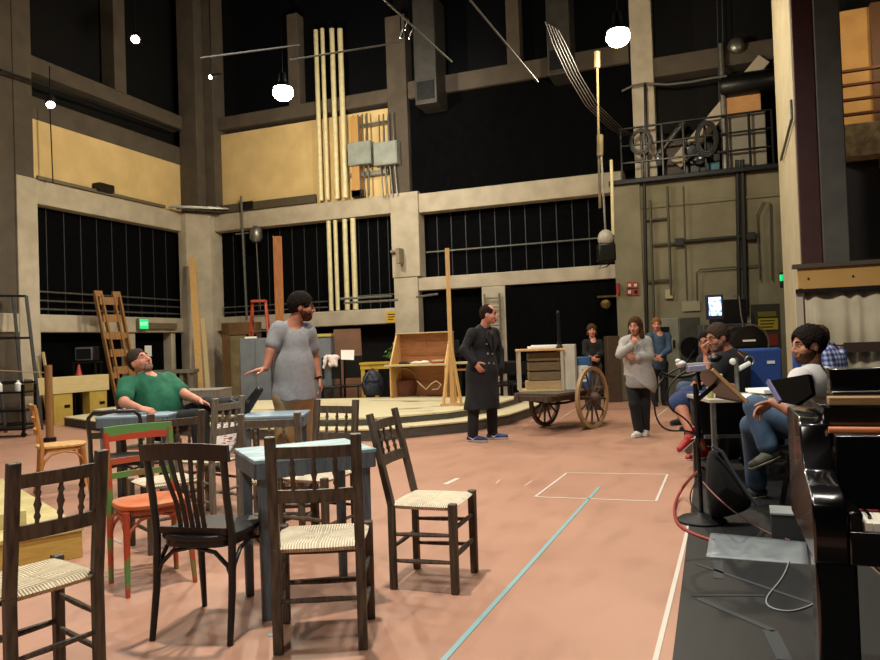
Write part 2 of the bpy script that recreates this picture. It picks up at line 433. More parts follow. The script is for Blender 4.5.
SKIN = lambda n, c1, c2: mat('skin_'+n, c1, c2, rough=.55, scale=14, spec=.3)
skin_fair = SKIN('fair', '#c98f78', '#b97c66')
skin_tan = SKIN('tan', '#a8705a', '#9a634d')
skin_olive = SKIN('olive', '#b58065', '#a57158')
eye_white = mat('eye_white', '#a89c92', rough=.3); eye_dark = mat('eye_dark', '#1c120c', rough=.2)
lip_m = mat('lip', '#8c4a42', rough=.5)
hair_black = mat('black_hair', '#0f0c0b', '#1f1814', rough=.85, spec=.12, scale=110, bump=.12)
hair_brown = mat('brown_hair', '#3a2617', '#523722', rough=.85, spec=.12, scale=110, bump=.12)
hair_dark = mat('dark_brown_hair', '#1d130d', '#31211a', rough=.85, spec=.12, scale=110, bump=.12)
hair_grey = mat('greying_brown_hair', '#2c211a', '#453a32', rough=.85, spec=.12, scale=110, bump=.12)
hair_ginger = mat('ginger_blond_hair', '#6b4526', '#8a6038', rough=.85, spec=.12, scale=110, bump=.12)
beard_m = mat('beard_stubble', '#33221a', '#5a3d2f', rough=.9, spec=.1, scale=60)
beard_grey = mat('greying_stubble', '#6d5548', '#94786a', rough=.9, scale=90)

def nv(v): v = np.array(v, float); return v/np.linalg.norm(v)
def frame(fwd, up):
    """3x3 with columns x (right), y (forward), z (up)"""
    y = nv(fwd); u = np.array(up, float); z = nv(u-y*(u@y)); x = np.cross(y, z); return np.stack([x, y, z], 1)

def hand_sdf(s, wrist, fdir, palm, thumb, sc=1., curl=.35, spread=.10, k=.008):
    """wrist point; fdir along the fingers; palm = palm normal; thumb = side the thumb leaves"""
    w = np.array(wrist, float); f = nv(fdir); t = np.array(thumb, float); t = nv(t-f*(t@f)); p = nv(np.cross(f, t))
    if p @ np.array(palm, float) < 0: p = -p
    s.ell(w+f*.045*sc, (.036*sc, .050*sc, .016*sc), np.stack([t, f, p], 1), k=.012)
    L = (.070, .079, .073, .058)
    for i, ln in enumerate(L):
        off = (.027-.018*i)*sc
        a = w+f*.086*sc+t*off; d = nv(f+t*spread*(1.5-i)*.7); r = (.0092-.0006*i)*sc
        seg = ln*sc*np.array([.42, .32, .26]); c = curl
        s.cap(w+f*.05*sc+t*off*.8, a, r*1.05, r, k=k)
        for sg in seg:
            d = nv(d*math.cos(c)+p*math.sin(c)) if c else d
            b = a+d*sg; s.cap(a, b, r, r*.92, k=.003); a = b; r *= .93; c = curl*1.1
    a = w+f*.022*sc+t*.024*sc; d = nv(f*.55+t*.75+p*.35)
    for sg, r in ((.040*sc, .0115*sc), (.030*sc, .0105*sc), (.024*sc, .0095*sc)):
        b = a+d*sg; s.cap(a, b, r, r*.93, k=.006); a = b; d = nv(d+f*.35)

def head_sdf(s, c, R, sc=1., jaw=1., nose=1.):
    c = np.array(c, float); P = lambda x, y, z: c+R @ np.array((x, y, z))*sc
    s.ell(P(0, -.012, .032), np.array((.076, .094, .088))*sc, R, k=.02)
    s.ell(P(0, .022, -.030), np.array((.066*jaw, .070, .082))*sc, R, k=.025)
    s.ell(P(0, .052, -.088), np.array((.034*jaw, .034, .026))*sc, R, k=.025)
    for x in (-1, 1):
        s.ell(P(.042*x, .060, -.026), np.array((.024, .022, .024))*sc, R, k=.02)
        s.ell(P(.076*x, -.008, -.012), np.array((.010, .019, .031))*sc, R, k=.008)
        s.cap(P(.012*x, .086, .022), P(.046*x, .074, .020), .010*sc, .008*sc, k=.014)
        s.ell(P(.013*x, .096, -.036), np.array((.011, .012, .009))*sc, R, k=.008)
    s.cap(P(0, .088, .012), P(0, .110*nose, -.030), .008*sc, .0125*sc, k=.012)
    s.ell(P(0, .083, -.060), np.array((.026, .013, .014))*sc, R, k=.012)
    for x in (-1, 1): s.cute(P(.031*x, .093, .003), np.array((.016, .012, .009))*sc, R)

def head_parts(root, c, R, sc, hair, brow, hairfn, beard=None, glasses=False, lip=lip_m, openmouth=False, eyes=True):
    c = np.array(c, float); P = lambda x, y, z: c+R @ np.array((x, y, z))*sc
    RM = Matrix(R.tolist())
    for x in (-1, 1):
        e = MB().ell(P(.031*x, .0775, .002), np.array((.0115, .0118, .0062 if eyes else .003))*sc, R=RM).build('eye', eye_white if eyes else lip, root, smooth=True)
        if eyes: MB().ell(P(.031*x, .0865, .002), np.array((.0064, .0052, .0058))*sc, R=RM).build('iris', eye_dark, e, smooth=True)
        MB().tube([P(.014*x, .0945, .027), P(.032*x, .0905, .033), P(.050*x, .076, .026)], [.0042*sc, .0046*sc, .003*sc], n=6).build('eyebrow', brow, root, smooth=True)
    if openmouth: MB().ell(P(0, .089, -.070), np.array((.019, .010, .013))*sc, R=RM).build('mouth', mat('mouth_inside', '#5a2420', rough=.6), root, smooth=True)
    else:
        mb = MB()
        for dz, r in ((.0035, .0042), (-.0045, .0050)):
            mb.tube([P(-.024, .083, -.061), P(-.010, .0945, -.060+dz), P(.010, .0945, -.060+dz), P(.024, .083, -.061)], [.0015*sc, r*sc, r*sc, .0015*sc], n=8)
        mb.build('mouth', lip, root, smooth=True)
    if beard is not None:
        s = SDF(); s.ell(P(0, .022, -.032), np.array((.0705, .0745, .086))*sc, R, k=.02); s.ell(P(0, .053, -.090), np.array((.040, .039, .031))*sc, R, k=.025)
        s.cutp(P(0, 0, -.024), R @ np.array((0, .28, 1))); s.cutp(P(0, -.022, 0), R @ np.array((0, -1, .15)))
        s.cute(P(0, .095, -.052), np.array((.030, .03, .017))*sc, R); s.build('beard', beard, root, res=.005)
    if glasses:
        mb = MB()
        for x in (-1, 1):
            mb.tube([P(x*.033+.021*math.cos(t)*1.1, .101, .0+.017*math.sin(t)) for t in np.linspace(0, 2*PI, 15)[:-1]], .0016*sc, n=5, closed=True)
            mb.tube([P(.056*x, .099, .004), P(.078*x, .02, .006), P(.079*x, -.02, .0)], .0016*sc, n=5)
        mb.tube([P(-.01, .102, .003), P(.01, .102, .003)], .0016*sc, n=5); mb.build('glasses', blackmetal, root)
    if hairfn:
        s = SDF(); hairfn(s, P, R, sc)
        s.build('hair', hair, root, res=.006, jitter=lambda X: .0018*np.sin(95*X[..., 0]+5*np.sin(60*X[..., 2]+30*X[..., 1]))+.0016*np.sin(120*X[..., 1]+80*X[..., 2]+6*np.sin(50*X[..., 0])))

def hair_short(s, P, R, sc, th=.012, front=.035, low=-.05):
    s.ell(P(0, -.014, .034), np.array((.076+th, .094+th, .088+th))*sc, R, k=.02)
    s.ell(P(0, -.05, -.01), np.array((.070, .055, .06))*sc, R, k=.02)
    s.cute(P(0, .112, -.040), np.array((.086, .078, .108+front*.3))*sc, R); s.cutp(P(0, 0, low), R @ np.array((0, .25, -1)))
    for x in (-1, 1): s.cute(P(.085*x, .012, -.02), np.array((.02, .034, .042))*sc, R)
def hair_balding(s, P, R, sc):
    hair_short(s, P, R, sc, th=.008); s.cute(P(0, .07, .10), np.array((.066, .085, .055))*sc, R)
def hair_curly(s, P, R, sc):
    hair_short(s, P, R, sc, th=.018, front=.0, low=-.04)
def hair_crop(s, P, R, sc):
    hair_short(s, P, R, sc, th=.007, front=.01)
def hair_long(s, P, R, sc):
    s.ell(P(0, -.016, .034), np.array((.092, .108, .102))*sc, R, k=.02)
    for x in (-1, 1):
        s.cap(P(.070*x, -.02, .02), P(.082*x, -.005, -.15), .030*sc, .034*sc, k=.03)
    s.cap(P(0, -.07, .0), P(0, -.065, -.16), .06*sc, .05*sc, k=.03)
    s.cute(P(0, .11, -.03), np.array((.070, .085, .100))*sc, R)
def hair_bob(s, P, R, sc):
    s.ell(P(0, -.014, .03), np.array((.094, .110, .104))*sc, R, k=.02); s.cap(P(-.05, -.04, -.06), P(.05, -.04, -.06), .05*sc, k=.02)
    s.cute(P(0, .12, -.05), np.array((.074, .085, .105))*sc, R); s.cutp(P(0, 0, -.09), R @ np.array((0, .1, -1)))

class Person:
    """figure built in a camera-aligned frame; joints are given in metres relative to the root (x right, y away, z up)"""
    def __init__(s, name, label, rootpos, J, skin, sc=1., fat=1., group=None, chestdir=None, headf=(0, -1, 0), headup=(0, 0, 1), hsc=1., jaw=1.):
        s.root = thing('person', label, 'person', rootpos, YAW, group); s.J = {k: np.array(v, float) for k, v in J.items()}
        s.skin = skin; s.sc = sc; s.fat = fat; s.headR = frame(headf, headup); s.hsc = hsc; s.jaw = jaw
        J = s.J
        sh = nv(J['shR']-J['shL']); mid = (J['shR']+J['shL'])/2; hp = (J['hipR']+J['hipL'])/2
        up = nv(mid-hp); fw = nv(np.cross(up, sh)); s.T = np.stack([nv(np.cross(fw, up)), fw, up], 1); s.mid = mid; s.hp = hp
        hs = nv(J['hipR']-J['hipL']); s.P = np.stack([hs, nv(np.cross(up, hs)), up], 1)
    def torso(s, d, infl=0., k=.04, belly=0.):
        sc, f = s.sc, s.fat; T = s.T; mid, hp = s.mid, s.hp; n = lambda t: hp+(mid-hp)*t
        w = np.linalg.norm(s.J['shR']-s.J['shL'])/2
        d.ell(n(.78)+T[:, 1]*.005, np.array((w*.86*1, .105*f*sc, .17*sc))+infl, T, k=k)
        d.ell(n(.90), np.array((w*.90, .078*sc, .075*sc))+infl, T, k=k)
        for q in 'RL': d.cap(mid+T[:, 2]*.045*sc, s.J['sh'+q]-T[:, 2]*.015, .048*sc+infl, .040*sc+infl, k=.03)
        d.ell(n(.40)+T[:, 1]*(.01+belly*.5), np.array((.135*f*sc, (.10+belly)*f*sc, .19*sc))+infl, T, k=k)
        d.ell(n(.04), np.array((.150*f*sc, .105*f*sc, .12*sc))+infl, T, k=k)
        return d
    def limb(s, d, a, b, ra, rb, infl=0., k=.02, t0=0., t1=1.):
        A, B = s.J[a], s.J[b]; d.cap(A+(B-A)*t0, A+(B-A)*t1, ra+infl, ra+(rb-ra)*t1+infl, k=k); return d
    def body(s, hands=None, res=.0075, legs=True):
        d = SDF(); J = s.J; sc = s.sc; f = s.fat
        s.torso(d)
        hc = J['head']; nk = s.mid+s.T[:, 2]*.02
        d.cap(nk, hc+s.headR @ np.array((0, -.025, -.06))*s.hsc, .062*sc, .056*sc, k=.03)
        head_sdf(d, hc, s.headR, s.hsc, s.jaw)
        for q in 'RL':
            d.ell(J['sh'+q]-np.array((0, 0, .022)), np.array((.052, .055, .055))*sc, k=.04)
            s.limb(d, 'sh'+q, 'el'+q, .052*sc*f**.5, .040*sc, k=.03); s.limb(d, 'el'+q, 'wr'+q, .041*sc, .027*sc, k=.015)
            if hands and q in hands:
                h = hands[q]; hand_sdf(d, J['wr'+q], h[0], h[1], h[2], sc=s.hsc*h[3] if len(h) > 3 else s.hsc, curl=h[4] if len(h) > 4 else .35)
            else: pass
            if legs:
                s.limb(d, 'hip'+q, 'kn'+q, .082*sc*f**.5, .056*sc, k=.04)
                A, B = J['kn'+q], J['an'+q]; mid = A+(B-A)*.3
                d.cap(A, mid, .054*sc, .057*sc, k=.02); d.cap(mid, B, .055*sc, .036*sc, k=.02)
        s.bodyo = d.build('body', s.skin, s.root, res=res); return s.bodyo
    def shirt(s, m, name='shirt', infl=.012, sleeve=.6, hem=.02, neck=.9, res=.008, belly=0., fold=.004, loose=0., elt=None):
        d = SDF(); J = s.J; sc = s.sc
        s.torso(d, infl, belly=belly)
        if loose: d.cap(s.hp+(s.mid-s.hp)*.5, s.hp-s.T[:, 2]*.02, .13*sc*s.fat+loose, .14*sc*s.fat+loose, k=.05)
        for q in 'RL':
            d.ell(J['sh'+q]-np.array((0, 0, .022)), np.array((.052, .055, .055))*sc+infl, k=.04)
            t = min(sleeve, 1)
            s.limb(d, 'sh'+q, 'el'+q, .056*sc*s.fat**.5+(.005 if sleeve < 1 else 0), .046*sc, infl, k=.03, t1=t)
            if sleeve > 1: s.limb(d, 'el'+q, 'wr'+q, .046*sc, .034*sc, infl, k=.015, t1=sleeve-1)
        d.cutp(s.hp-s.T[:, 2]*hem, -s.T[:, 2])
        top = s.mid+s.T[:, 2]*(.045*sc); d.cute(top+s.T[:, 1]*.05, np.array((.060, .070, .062*neck))*sc, s.T)
        return d.build(name, m, s.root, res=res, jitter=wrinkle(fold))
    def trousers(s, m, name='trousers', infl=.014, t1=.97, res=.009, flare=.012, shorts=False, waist=.10):
        d = SDF(); J = s.J; sc = s.sc; f = s.fat
        d.ell(s.hp, np.array((.150*f, .108*f, .12))*sc+infl, s.T, k=.04)
        for q in 'RL':
            s.limb(d, 'hip'+q, 'kn'+q, .086*sc*f**.5, .062*sc+(.02 if shorts else 0), infl, k=.04, t1=.98 if shorts else 1.)
            if not shorts: s.limb(d, 'kn'+q, 'an'+q, .062*sc, .044*sc+flare, infl, k=.02, t1=t1)
        if waist is not None: d.cutp(s.hp+s.T[:, 2]*waist, s.T[:, 2])
        return d.build(name, m, s.root, res=res, jitter=wrinkle(.004, 26))
    def shoe(s, q, m, sole_m, toe, up=(0, 0, 1), ln=.27, mark=None, high=0.):
        an = s.J['an'+q]; R = frame(toe, up); P = lambda x, y, z: an+R @ np.array((x, y, z))
        def shape(e):
            d = SDF(); d.cap(P(0, -.045, -.045), P(0, .04, -.045), .040+e, .042+e, k=.02); d.cap(P(0, .04, -.05), P(0, ln-.115, -.058), .044+e, .032+e, k=.02)
            d.cap(P(0, -.02, -.04), P(0, -.012, .02+high), .042+e, .046+e, k=.02); return d
        d = shape(0.); d.cutp(P(0, 0, -.070), -R[:, 2]); d.cutp(P(0, 0, .022+high), R[:, 2]); o = d.build('shoe', m, s.root, res=.006)
        d = shape(.004); d.cutp(P(0, 0, -.088), -R[:, 2]); d.cutp(P(0, 0, -.066), R[:, 2]); d.build('sole', sole_m, o, res=.005)
        if mark is not None:
            for sd in (-1, 1):
                pts = [P(sd*.044, .055, -.035), P(sd*.047, .02, -.056), P(sd*.045, -.045, -.018)]
                MB().tube(pts, [.003, .008, .002], n=6).build('side_mark', mark, o, smooth=True)
        return o
    def head(s, hair, hairfn, brow=None, **k): head_parts(s.root, s.J['head'], s.headR, s.hsc, hair, brow or hair, hairfn, **k)

def joints(rx, d, spec, ground=None):
    """spec name -> (px, py, dd): pixel column/row and depth offset; returns (root on the floor, local joints)"""
    root = FL(rx, d); RZ = Matrix.Rotation(-YAW, 3, 'Z'); out = {}
    for k, (x, y, dd) in spec.items():
        v = RZ @ (W(x, y, d+dd)-root); out[k] = tuple(v) if not (ground is not None and k[:2] == 'an') else (v.x, v.y, ground+.089)
    return root, out
# ================================================================== CHAIRS AND TABLES
def rush_mat(name, c1, c2, c3):
    M = bpy.data.materials.new(name); M.use_nodes = True; nt = M.node_tree; b = nt.nodes['Principled BSDF']; L = nt.links.new
    b.inputs['Roughness'].default_value = .75; b.inputs['Specular IOR Level'].default_value = .25
    tc = nt.nodes.new('ShaderNodeTexCoord'); sp = nt.nodes.new('ShaderNodeSeparateXYZ'); L(tc.outputs['Object'], sp.inputs[0])
    def mth(op, a, bb=None):
        n = nt.nodes.new('ShaderNodeMath'); n.operation = op
        for i, v in enumerate((a, bb)):
            if v is None: continue
            if isinstance(v, (int, float)): n.inputs[i].default_value = v
            else: L(v, n.inputs[i])
        return n.outputs[0]
    ax, ay = mth('ABSOLUTE', sp.outputs[0]), mth('ABSOLUTE', mth('SUBTRACT', sp.outputs[1], .18))
    mn = mth('MINIMUM', ax, mth('MULTIPLY', ay, 1.08)); df = mth('ABSOLUTE', mth('SUBTRACT', ax, mth('MULTIPLY', ay, 1.08)))
    nz = nt.nodes.new('ShaderNodeTexNoise'); nz.inputs['Scale'].default_value = 18; nz.inputs['Detail'].default_value = 4; L(tc.outputs['Object'], nz.inputs['Vector'])
    ph = mth('ADD', mth('MULTIPLY', mn, 520), mth('MULTIPLY', nz.outputs['Fac'], 5)); wv = mth('ADD', mth('MULTIPLY', mth('SINE', ph), .5), .5)
    cr = nt.nodes.new('ShaderNodeValToRGB'); e = cr.color_ramp.elements; e[0].position = 0.; e[0].color = lin(c1); e[1].position = .75; e[1].color = lin(c3)
    e.new(.3).color = lin(c2)
    fac = mth('MULTIPLY', mth('ADD', mth('MULTIPLY', wv, .62), mth('MULTIPLY', nz.outputs['Fac'], .42)), mth('ADD', mth('MINIMUM', mth('MULTIPLY', df, 40), .3), .7))
    L(fac, cr.inputs['Fac']); L(cr.outputs['Color'], b.inputs['Base Color'])
    bp = nt.nodes.new('ShaderNodeBump'); bp.inputs['Strength'].default_value = .8; bp.inputs['Distance'].default_value = .006
    L(wv, bp.inputs['Height']); L(bp.outputs['Normal'], b.inputs['Normal'])
    return M
rush = rush_mat('woven_rush', '#6b5a42', '#c4b698', '#ece3cd')
rush_worn = rush_mat('worn_rush', '#54442f', '#ab9a7c', '#d9cfb5')

def rustic_chair(label, loc, rz, wd=dark_wood, seatm=rush, w=.36, wf=.40, dp=.345, h=.93, lean=.055, group=None, post=.046):
    t = thing('rustic_chair', label, 'chair', loc, rz, group)
    k = h/.93; zs = .445*k
    def by(z): return -lean*max(0, z-zs)/(h-zs)-.0
    for s in (-1, 1):
        mb = MB(); x = s*w/2
        mb.bar((x, 0, 0), (x, 0, zs), post*.9, post*.72, up=(0, 1, 0)).bar((x, 0, zs), (x, by(h), h), post*.92, post*.72, up=(0, 1, 0), w2=post, t2=post*.62)
        mb.build('leg', wd, t, bevel=.004)
        x = s*wf/2
        MB().bar((x, dp, 0), (x, dp, zs+.02), post*.86, post*.86, up=(0, 1, 0), w2=post*.95, t2=post*.95).build('leg', wd, t, bevel=.006)
    for name, z0, z1 in (('top_rail', .835*k, .885*k), ('back_rail', .645*k, .70*k)):
        mb = MB(); n = 6; pts = []
        for i in range(n+1):
            x = -w/2+w*i/n; bow = -.018*(1-(2*i/n-1)**2); pts.append((x, bow))
        for i in range(n):
            (x0, b0), (x1, b1) = pts[i], pts[i+1]; y0, y1 = by(z0), by(z1)
            mb.add([(x0, b0+y0-.009, z0), (x1, b1+y0-.009, z0), (x1, b1+y0+.009, z0), (x0, b0+y0+.009, z0), (x0, b0+y1-.009, z1), (x1, b1+y1-.009, z1), (x1, b1+y1+.009, z1), (x0, b0+y1+.009, z1)],
                   [(0, 1, 5, 4), (2, 3, 7, 6), (4, 5, 6, 7), (0, 3, 2, 1)]+([(0, 4, 7, 3)] if i == 0 else [])+([(1, 2, 6, 5)] if i == n-1 else []))
        mb.build(name, wd, t, smooth=True, sharp=.6)
    for i in (-1, 0, 1):
        x = i*w*.25; z0, z1 = .695*k, .84*k; pr = [(0, .008), (.12, .008), (.2, .013), (.3, .008), (.42, .011), (.5, .015), (.58, .011), (.7, .008), (.8, .013), (.88, .008), (1, .008)]
        b0 = -.018*(1-(i*.5)**2)
        MB().tube([(x, by(z0+(z1-z0)*f)+b0, z0+(z1-z0)*f) for f, r in pr], [r for f, r in pr], n=8).build('spindle', wd, t, smooth=True)
    # woven seat: a pillow between the four posts
    nx, ny = 12, 12; vs = []; mb = MB()
    for lay in (0, 1):
        for j in range(ny+1):
            for i in range(nx+1):
                u, v = 2*i/nx-1, 2*j/ny-1; ww = w/2+(wf-w)/2*(v+1)/2+.012
                x = u*ww*(1-.04*(v*v)); y = dp/2+v*(dp/2+.018)*(1-.05*(u*u))
                e = max(abs(u), abs(v)); rim = .016*math.sqrt(max(0, 1-((e-.80)/.2)**2)) if e > .8 else .016
                dip = -.012*(1-min(1, max(abs(u), abs(v))))
                z = zs+dip+(rim if lay == 0 else -rim-.006*(e < .95))
                vs.append((x, y, z))
    n1 = (nx+1)*(ny+1); fs = []
    for j in range(ny):
        for i in range(nx):
            a = j*(nx+1)+i; q = (a, a+1, a+nx+2, a+nx+1); fs.append(q); fs.append(tuple(n1+v for v in q[::-1]))
    ring = [i for i in range(nx+1)]+[(nx+1)*j+nx for j in range(1, ny+1)]+[(nx+1)*ny+i for i in range(nx-1, -1, -1)]+[(nx+1)*j for j in range(ny-1, 0, -1)]
    for i in range(len(ring)): a, b = ring[i], ring[(i+1) % len(ring)]; fs.append((a, n1+a, n1+b, b))
    mb.add(vs, fs).build('seat', seatm, t, smooth=True, sharp=2.)
    r = .0115
    def rung(p, q, rr=r):
        p, q = Vector(p), Vector(q); MB().tube([p, p.lerp(q, .25), p.lerp(q, .5), p.lerp(q, .75), q], [rr*.8, rr, rr*1.12, rr, rr*.8], n=8).build('rung', wd, t, smooth=True)
    for s in (-1, 1):
        for z in (.15*k, .29*k): rung((s*w/2, 0, z), (s*wf/2, dp, z+.01))
    rung((-wf/2, dp, .19*k), (wf/2, dp, .19*k), .014); rung((-wf/2, dp, .33*k), (wf/2, dp, .33*k)); rung((-w/2, 0, .22*k), (w/2, 0, .22*k))
    return t

def bentwood(label, loc, rz, m_frame, m_seat, kind='slats', w=.38, dp=.36, h=.87, lean=.10, m_slat=None, m_top=None, m_leg=None, zs=.46, leglean=.05):
    t = thing('bentwood_chair', label, 'chair', loc, rz)
    by = lambda z: -lean*max(0, z-zs)/(h-zs)
    for s in (-1, 1):
        x = s*w/2
        top = h-.10 if kind == 'arch' else h-.03
        pts = [(x*1.02, -leglean, 0), (x*1.0, -.012, zs*.5), (x, 0, zs), (x*.98, by(zs+.18), zs+.18), (x*1.02, by(top), top)]
        MB().tube(pts, [.014, .017, .018, .017, .016], n=10).build('leg', m_leg or m_frame, t, smooth=True)
        MB().tube([(x*1.0, dp+.02, 0), (x*.95, dp-.01, zs*.5), (x*.92, dp-.03, zs-.02)], [.013, .017, .019], n=10).build('leg', m_leg or m_frame, t, smooth=True)
    # seat: rounded board with an apron ring
    n = 28; poly = []
    for j in range(n):
        a = 2*PI*j/n; c, s_ = math.cos(a), math.sin(a); e = 3.2 if s_ < 0 else 2.6
        poly.append((abs(c)**(2/e)*math.copysign(1, c)*w*.53, dp*.47+abs(s_)**(2/e)*math.copysign(1, s_)*(dp*.5+.03)))
    MB().prism(poly, zs-.012, zs+.012).build('seat', m_seat, t, bevel=.005)
    MB().prism([(x*.93, (y-dp*.47)*.93+dp*.47) for x, y in poly], zs-.045, zs-.010).build('apron', m_frame, t, bevel=.003)
    # bent braces under the seat
    def arc(p, q, rise):
        p, q = Vector(p), Vector(q); return [p+Vector((0, 0, 0)), p.lerp(q, .06)+Vector((0, 0, rise*.45)), p.lerp(q, .22)+Vector((0, 0, rise*.85)), p.lerp(q, .5)+Vector((0, 0, rise)), p.lerp(q, .78)+Vector((0, 0, rise*.85)), p.lerp(q, .94)+Vector((0, 0, rise*.45)), q]
    zb = zs-.19
    cs = [(-w/2, -.005, zb), (w/2, -.005, zb), (w/2*.95, dp-.015, zb), (-w/2*.95, dp-.015, zb)]
    for i in range(4): MB().tube(arc(cs[i], cs[(i+1) % 4], .145), .0105, n=8).build('brace', m_frame, t, smooth=True)
    # back
    ms = m_slat or m_frame; mt = m_top or m_frame
    def curved(z0, z1, mm, name, ext=.0, bow=.05, th=.010, drop=0.):
        mb = MB(); n = 10; ww = w/2+ext
        for i in range(n):
            q = []
            for u in (2*i/n-1, 2*(i+1)/n-1):
                x = u*ww; bw = -bow*(1-u*u)
                for zz in (z0-drop*u*u, z1-drop*u*u):
                    for dy in (-th, th): q.append((x, by(zz)+bw+dy, zz))
            fs = [(0, 2, 6, 4), (1, 5, 7, 3), (2, 3, 7, 6), (0, 4, 5, 1)]
            if i == 0: fs.append((0, 1, 3, 2))
            if i == n-1: fs.append((4, 6, 7, 5))
            mb.add(q, fs)
        return mb.build(name, mm, t, smooth=True, sharp=.6)
    if kind == 'slats':
        curved(h-.085, h, mt, 'top_rail', ext=.012)
        for z in (h-.20, h-.28): curved(z-.017, z+.017, ms, 'back_slat', bow=.03, th=.007)
    elif kind == 'ladder':
        curved(h-.05, h, mt, 'top_rail', ext=.01, bow=.03)
        for z in (h-.14, h-.25): curved(z-.022, z+.022, ms, 'back_slat', bow=.03, th=.007)
    elif kind == 'splat':
        curved(h-.075, h, mt, 'top_rail', ext=.030, bow=.045, drop=.016)
        curved(zs+.012, zs+.045, ms, 'back_foot', ext=-.02, bow=.0, th=.009)
        for i in range(-2, 3):
            x0, x1 = i*.030, i*.052; a = abs(i)
            pts = [(x0, by(zs+.03), zs+.03), (x0*1.0, by(zs+.16)-.012, zs+.16), (x0*1.15+i*.004, by(zs+.26)-.028, zs+.26), (x1, by(h-.06)-.042+.007*a, h-.06)]
            mb = MB()
            for p, q in zip(pts[:-1], pts[1:]): mb.bar(p, q, .021, .009, up=(0, 1, 0))
            mb.build('back_slat', ms, t, bevel=.002)
    elif kind == 'arch':
        pts = [(-w/2*1.02, by(h-.11), h-.11), (-w/2*.99, by(h-.05), h-.05), (-w/2*.8, by(h-.01)-.01, h-.012), (0, by(h)-.03, h), (w/2*.8, by(h-.01)-.01, h-.012), (w/2*.99, by(h-.05), h-.05), (w/2*1.02, by(h-.11), h-.11)]
        MB().tube(pts, .015, n=10, up=(0, 1, 0)).build('top_rail', mt, t, smooth=True)
        curved(h-.215, h-.165, ms, 'back_slat', bow=.03, th=.008)
    return t

def square_table(name, label, c, rz, lx, ly, h, m_top, m_leg, leg=.05, apron=.075, th=.020, ins=.012):
    t = thing(name, label, 'table', (c[0], c[1], 0), rz)
    MB().lo((-lx/2, -ly/2, h-th), (lx/2, ly/2, h)).build('tabletop', m_top, t, bevel=.004)
    a, b = lx/2-ins, ly/2-ins; mb = MB()
    for s in (-1, 1):
        mb.lo((-a, s*b-.011, h-th-apron), (a, s*b+.011, h-th)); mb.lo((s*a-.011, -b, h-th-apron), (s*a+.011, b, h-th))
    mb.build('apron', m_leg, t, bevel=.002)
    for sx in (-1, 1):
        for sy in (-1, 1):
            x, y = sx*(a-leg/2-.014), sy*(b-leg/2-.014)
            MB().bar((x, y, 0), (x, y, h-th), leg*.8, leg*.8, up=(0, 1, 0), w2=leg, t2=leg).build('leg', m_leg, t, bevel=.004)
    return t

blue_top = mat('pale_blue_painted_top', '#a9c3c9', '#7fa3b0', rough=.38, scale=5, stretch=(1, 4, 1), lo=.35, hi=.6, bump=.05)
blue_grey = wood('blue_grey_painted_wood', '#4d5a66', '#6d7985', rough=.6)
blue_old = mat('faded_blue_top', '#7e95a6', '#94a6b2', rough=.5, scale=5, stretch=(1, 4, 1))
red_paint = mat('chipped_red_paint', '#b34a30', '#a05c3c', rough=.5, scale=7)
redgreen = mat('red_and_green_paint', '#b8492f', '#5f8f4c', rough=.5, scale=5.5, lo=.46, hi=.54, detail=2)
green_paint = mat('chipped_green_paint', '#5c8c48', '#8f5c40', rough=.5, scale=6, lo=.45, hi=.7)
orange_seat = mat('worn_orange_seat', '#cf6a3c', '#b9734a', rough=.45, scale=6)
bistro_black = mat('worn_black_lacquer', '#15161a', '#22201e', rough=.38, scale=9)
bistro_brown = wood('black_brown_lacquer', '#17120f', '#2e2018', rough=.38)
honey = wood('honey_wood', '#a8703a', '#c68d50', rough=.5)
honey_seat = mat('pale_honey_seat', '#d3a868', '#c4975a', rough=.45, scale=5, stretch=(1, 6, 1))

def back_edge(pl, pr, z=0.):
    """chair placed by the floor pixels of its back legs, left and right as seen by the sitter's back turned to us"""
    a, b = G(*pl, z), G(*pr, z); c = (a+b)/2; d = b-a
    return (c.x, c.y, 0), math.atan2(d.y, d.x)
def rot(deg): return math.radians(deg)

def banded_mat():
    M = mat('green_over_red_band', '#5f8f4c', '#b8492f', rough=.5, scale=5); nt = M.node_tree; L = nt.links.new
    tc = [n for n in nt.nodes if n.type == 'TEX_COORD'][0]; nz = [n for n in nt.nodes if n.type == 'TEX_NOISE'][0]; cr = [n for n in nt.nodes if n.type == 'VALTORGB'][0]
    sp = nt.nodes.new('ShaderNodeSeparateXYZ'); L(tc.outputs['Object'], sp.inputs[0])
    a = nt.nodes.new('ShaderNodeMath'); a.operation = 'MULTIPLY_ADD'; a.inputs[1].default_value = -11.; a.inputs[2].default_value = 9.18+.22; L(sp.outputs[2], a.inputs[0])
    b = nt.nodes.new('ShaderNodeMath'); b.operation = 'MULTIPLY_ADD'; b.inputs[1].default_value = .55; L(nz.outputs['Fac'], b.inputs[0]); L(a.outputs[0], b.inputs[2])
    L(b.outputs[0], cr.inputs['Fac']); cr.color_ramp.elements[0].position = .44; cr.color_ramp.elements[1].position = .54; return M
banded = banded_mat()
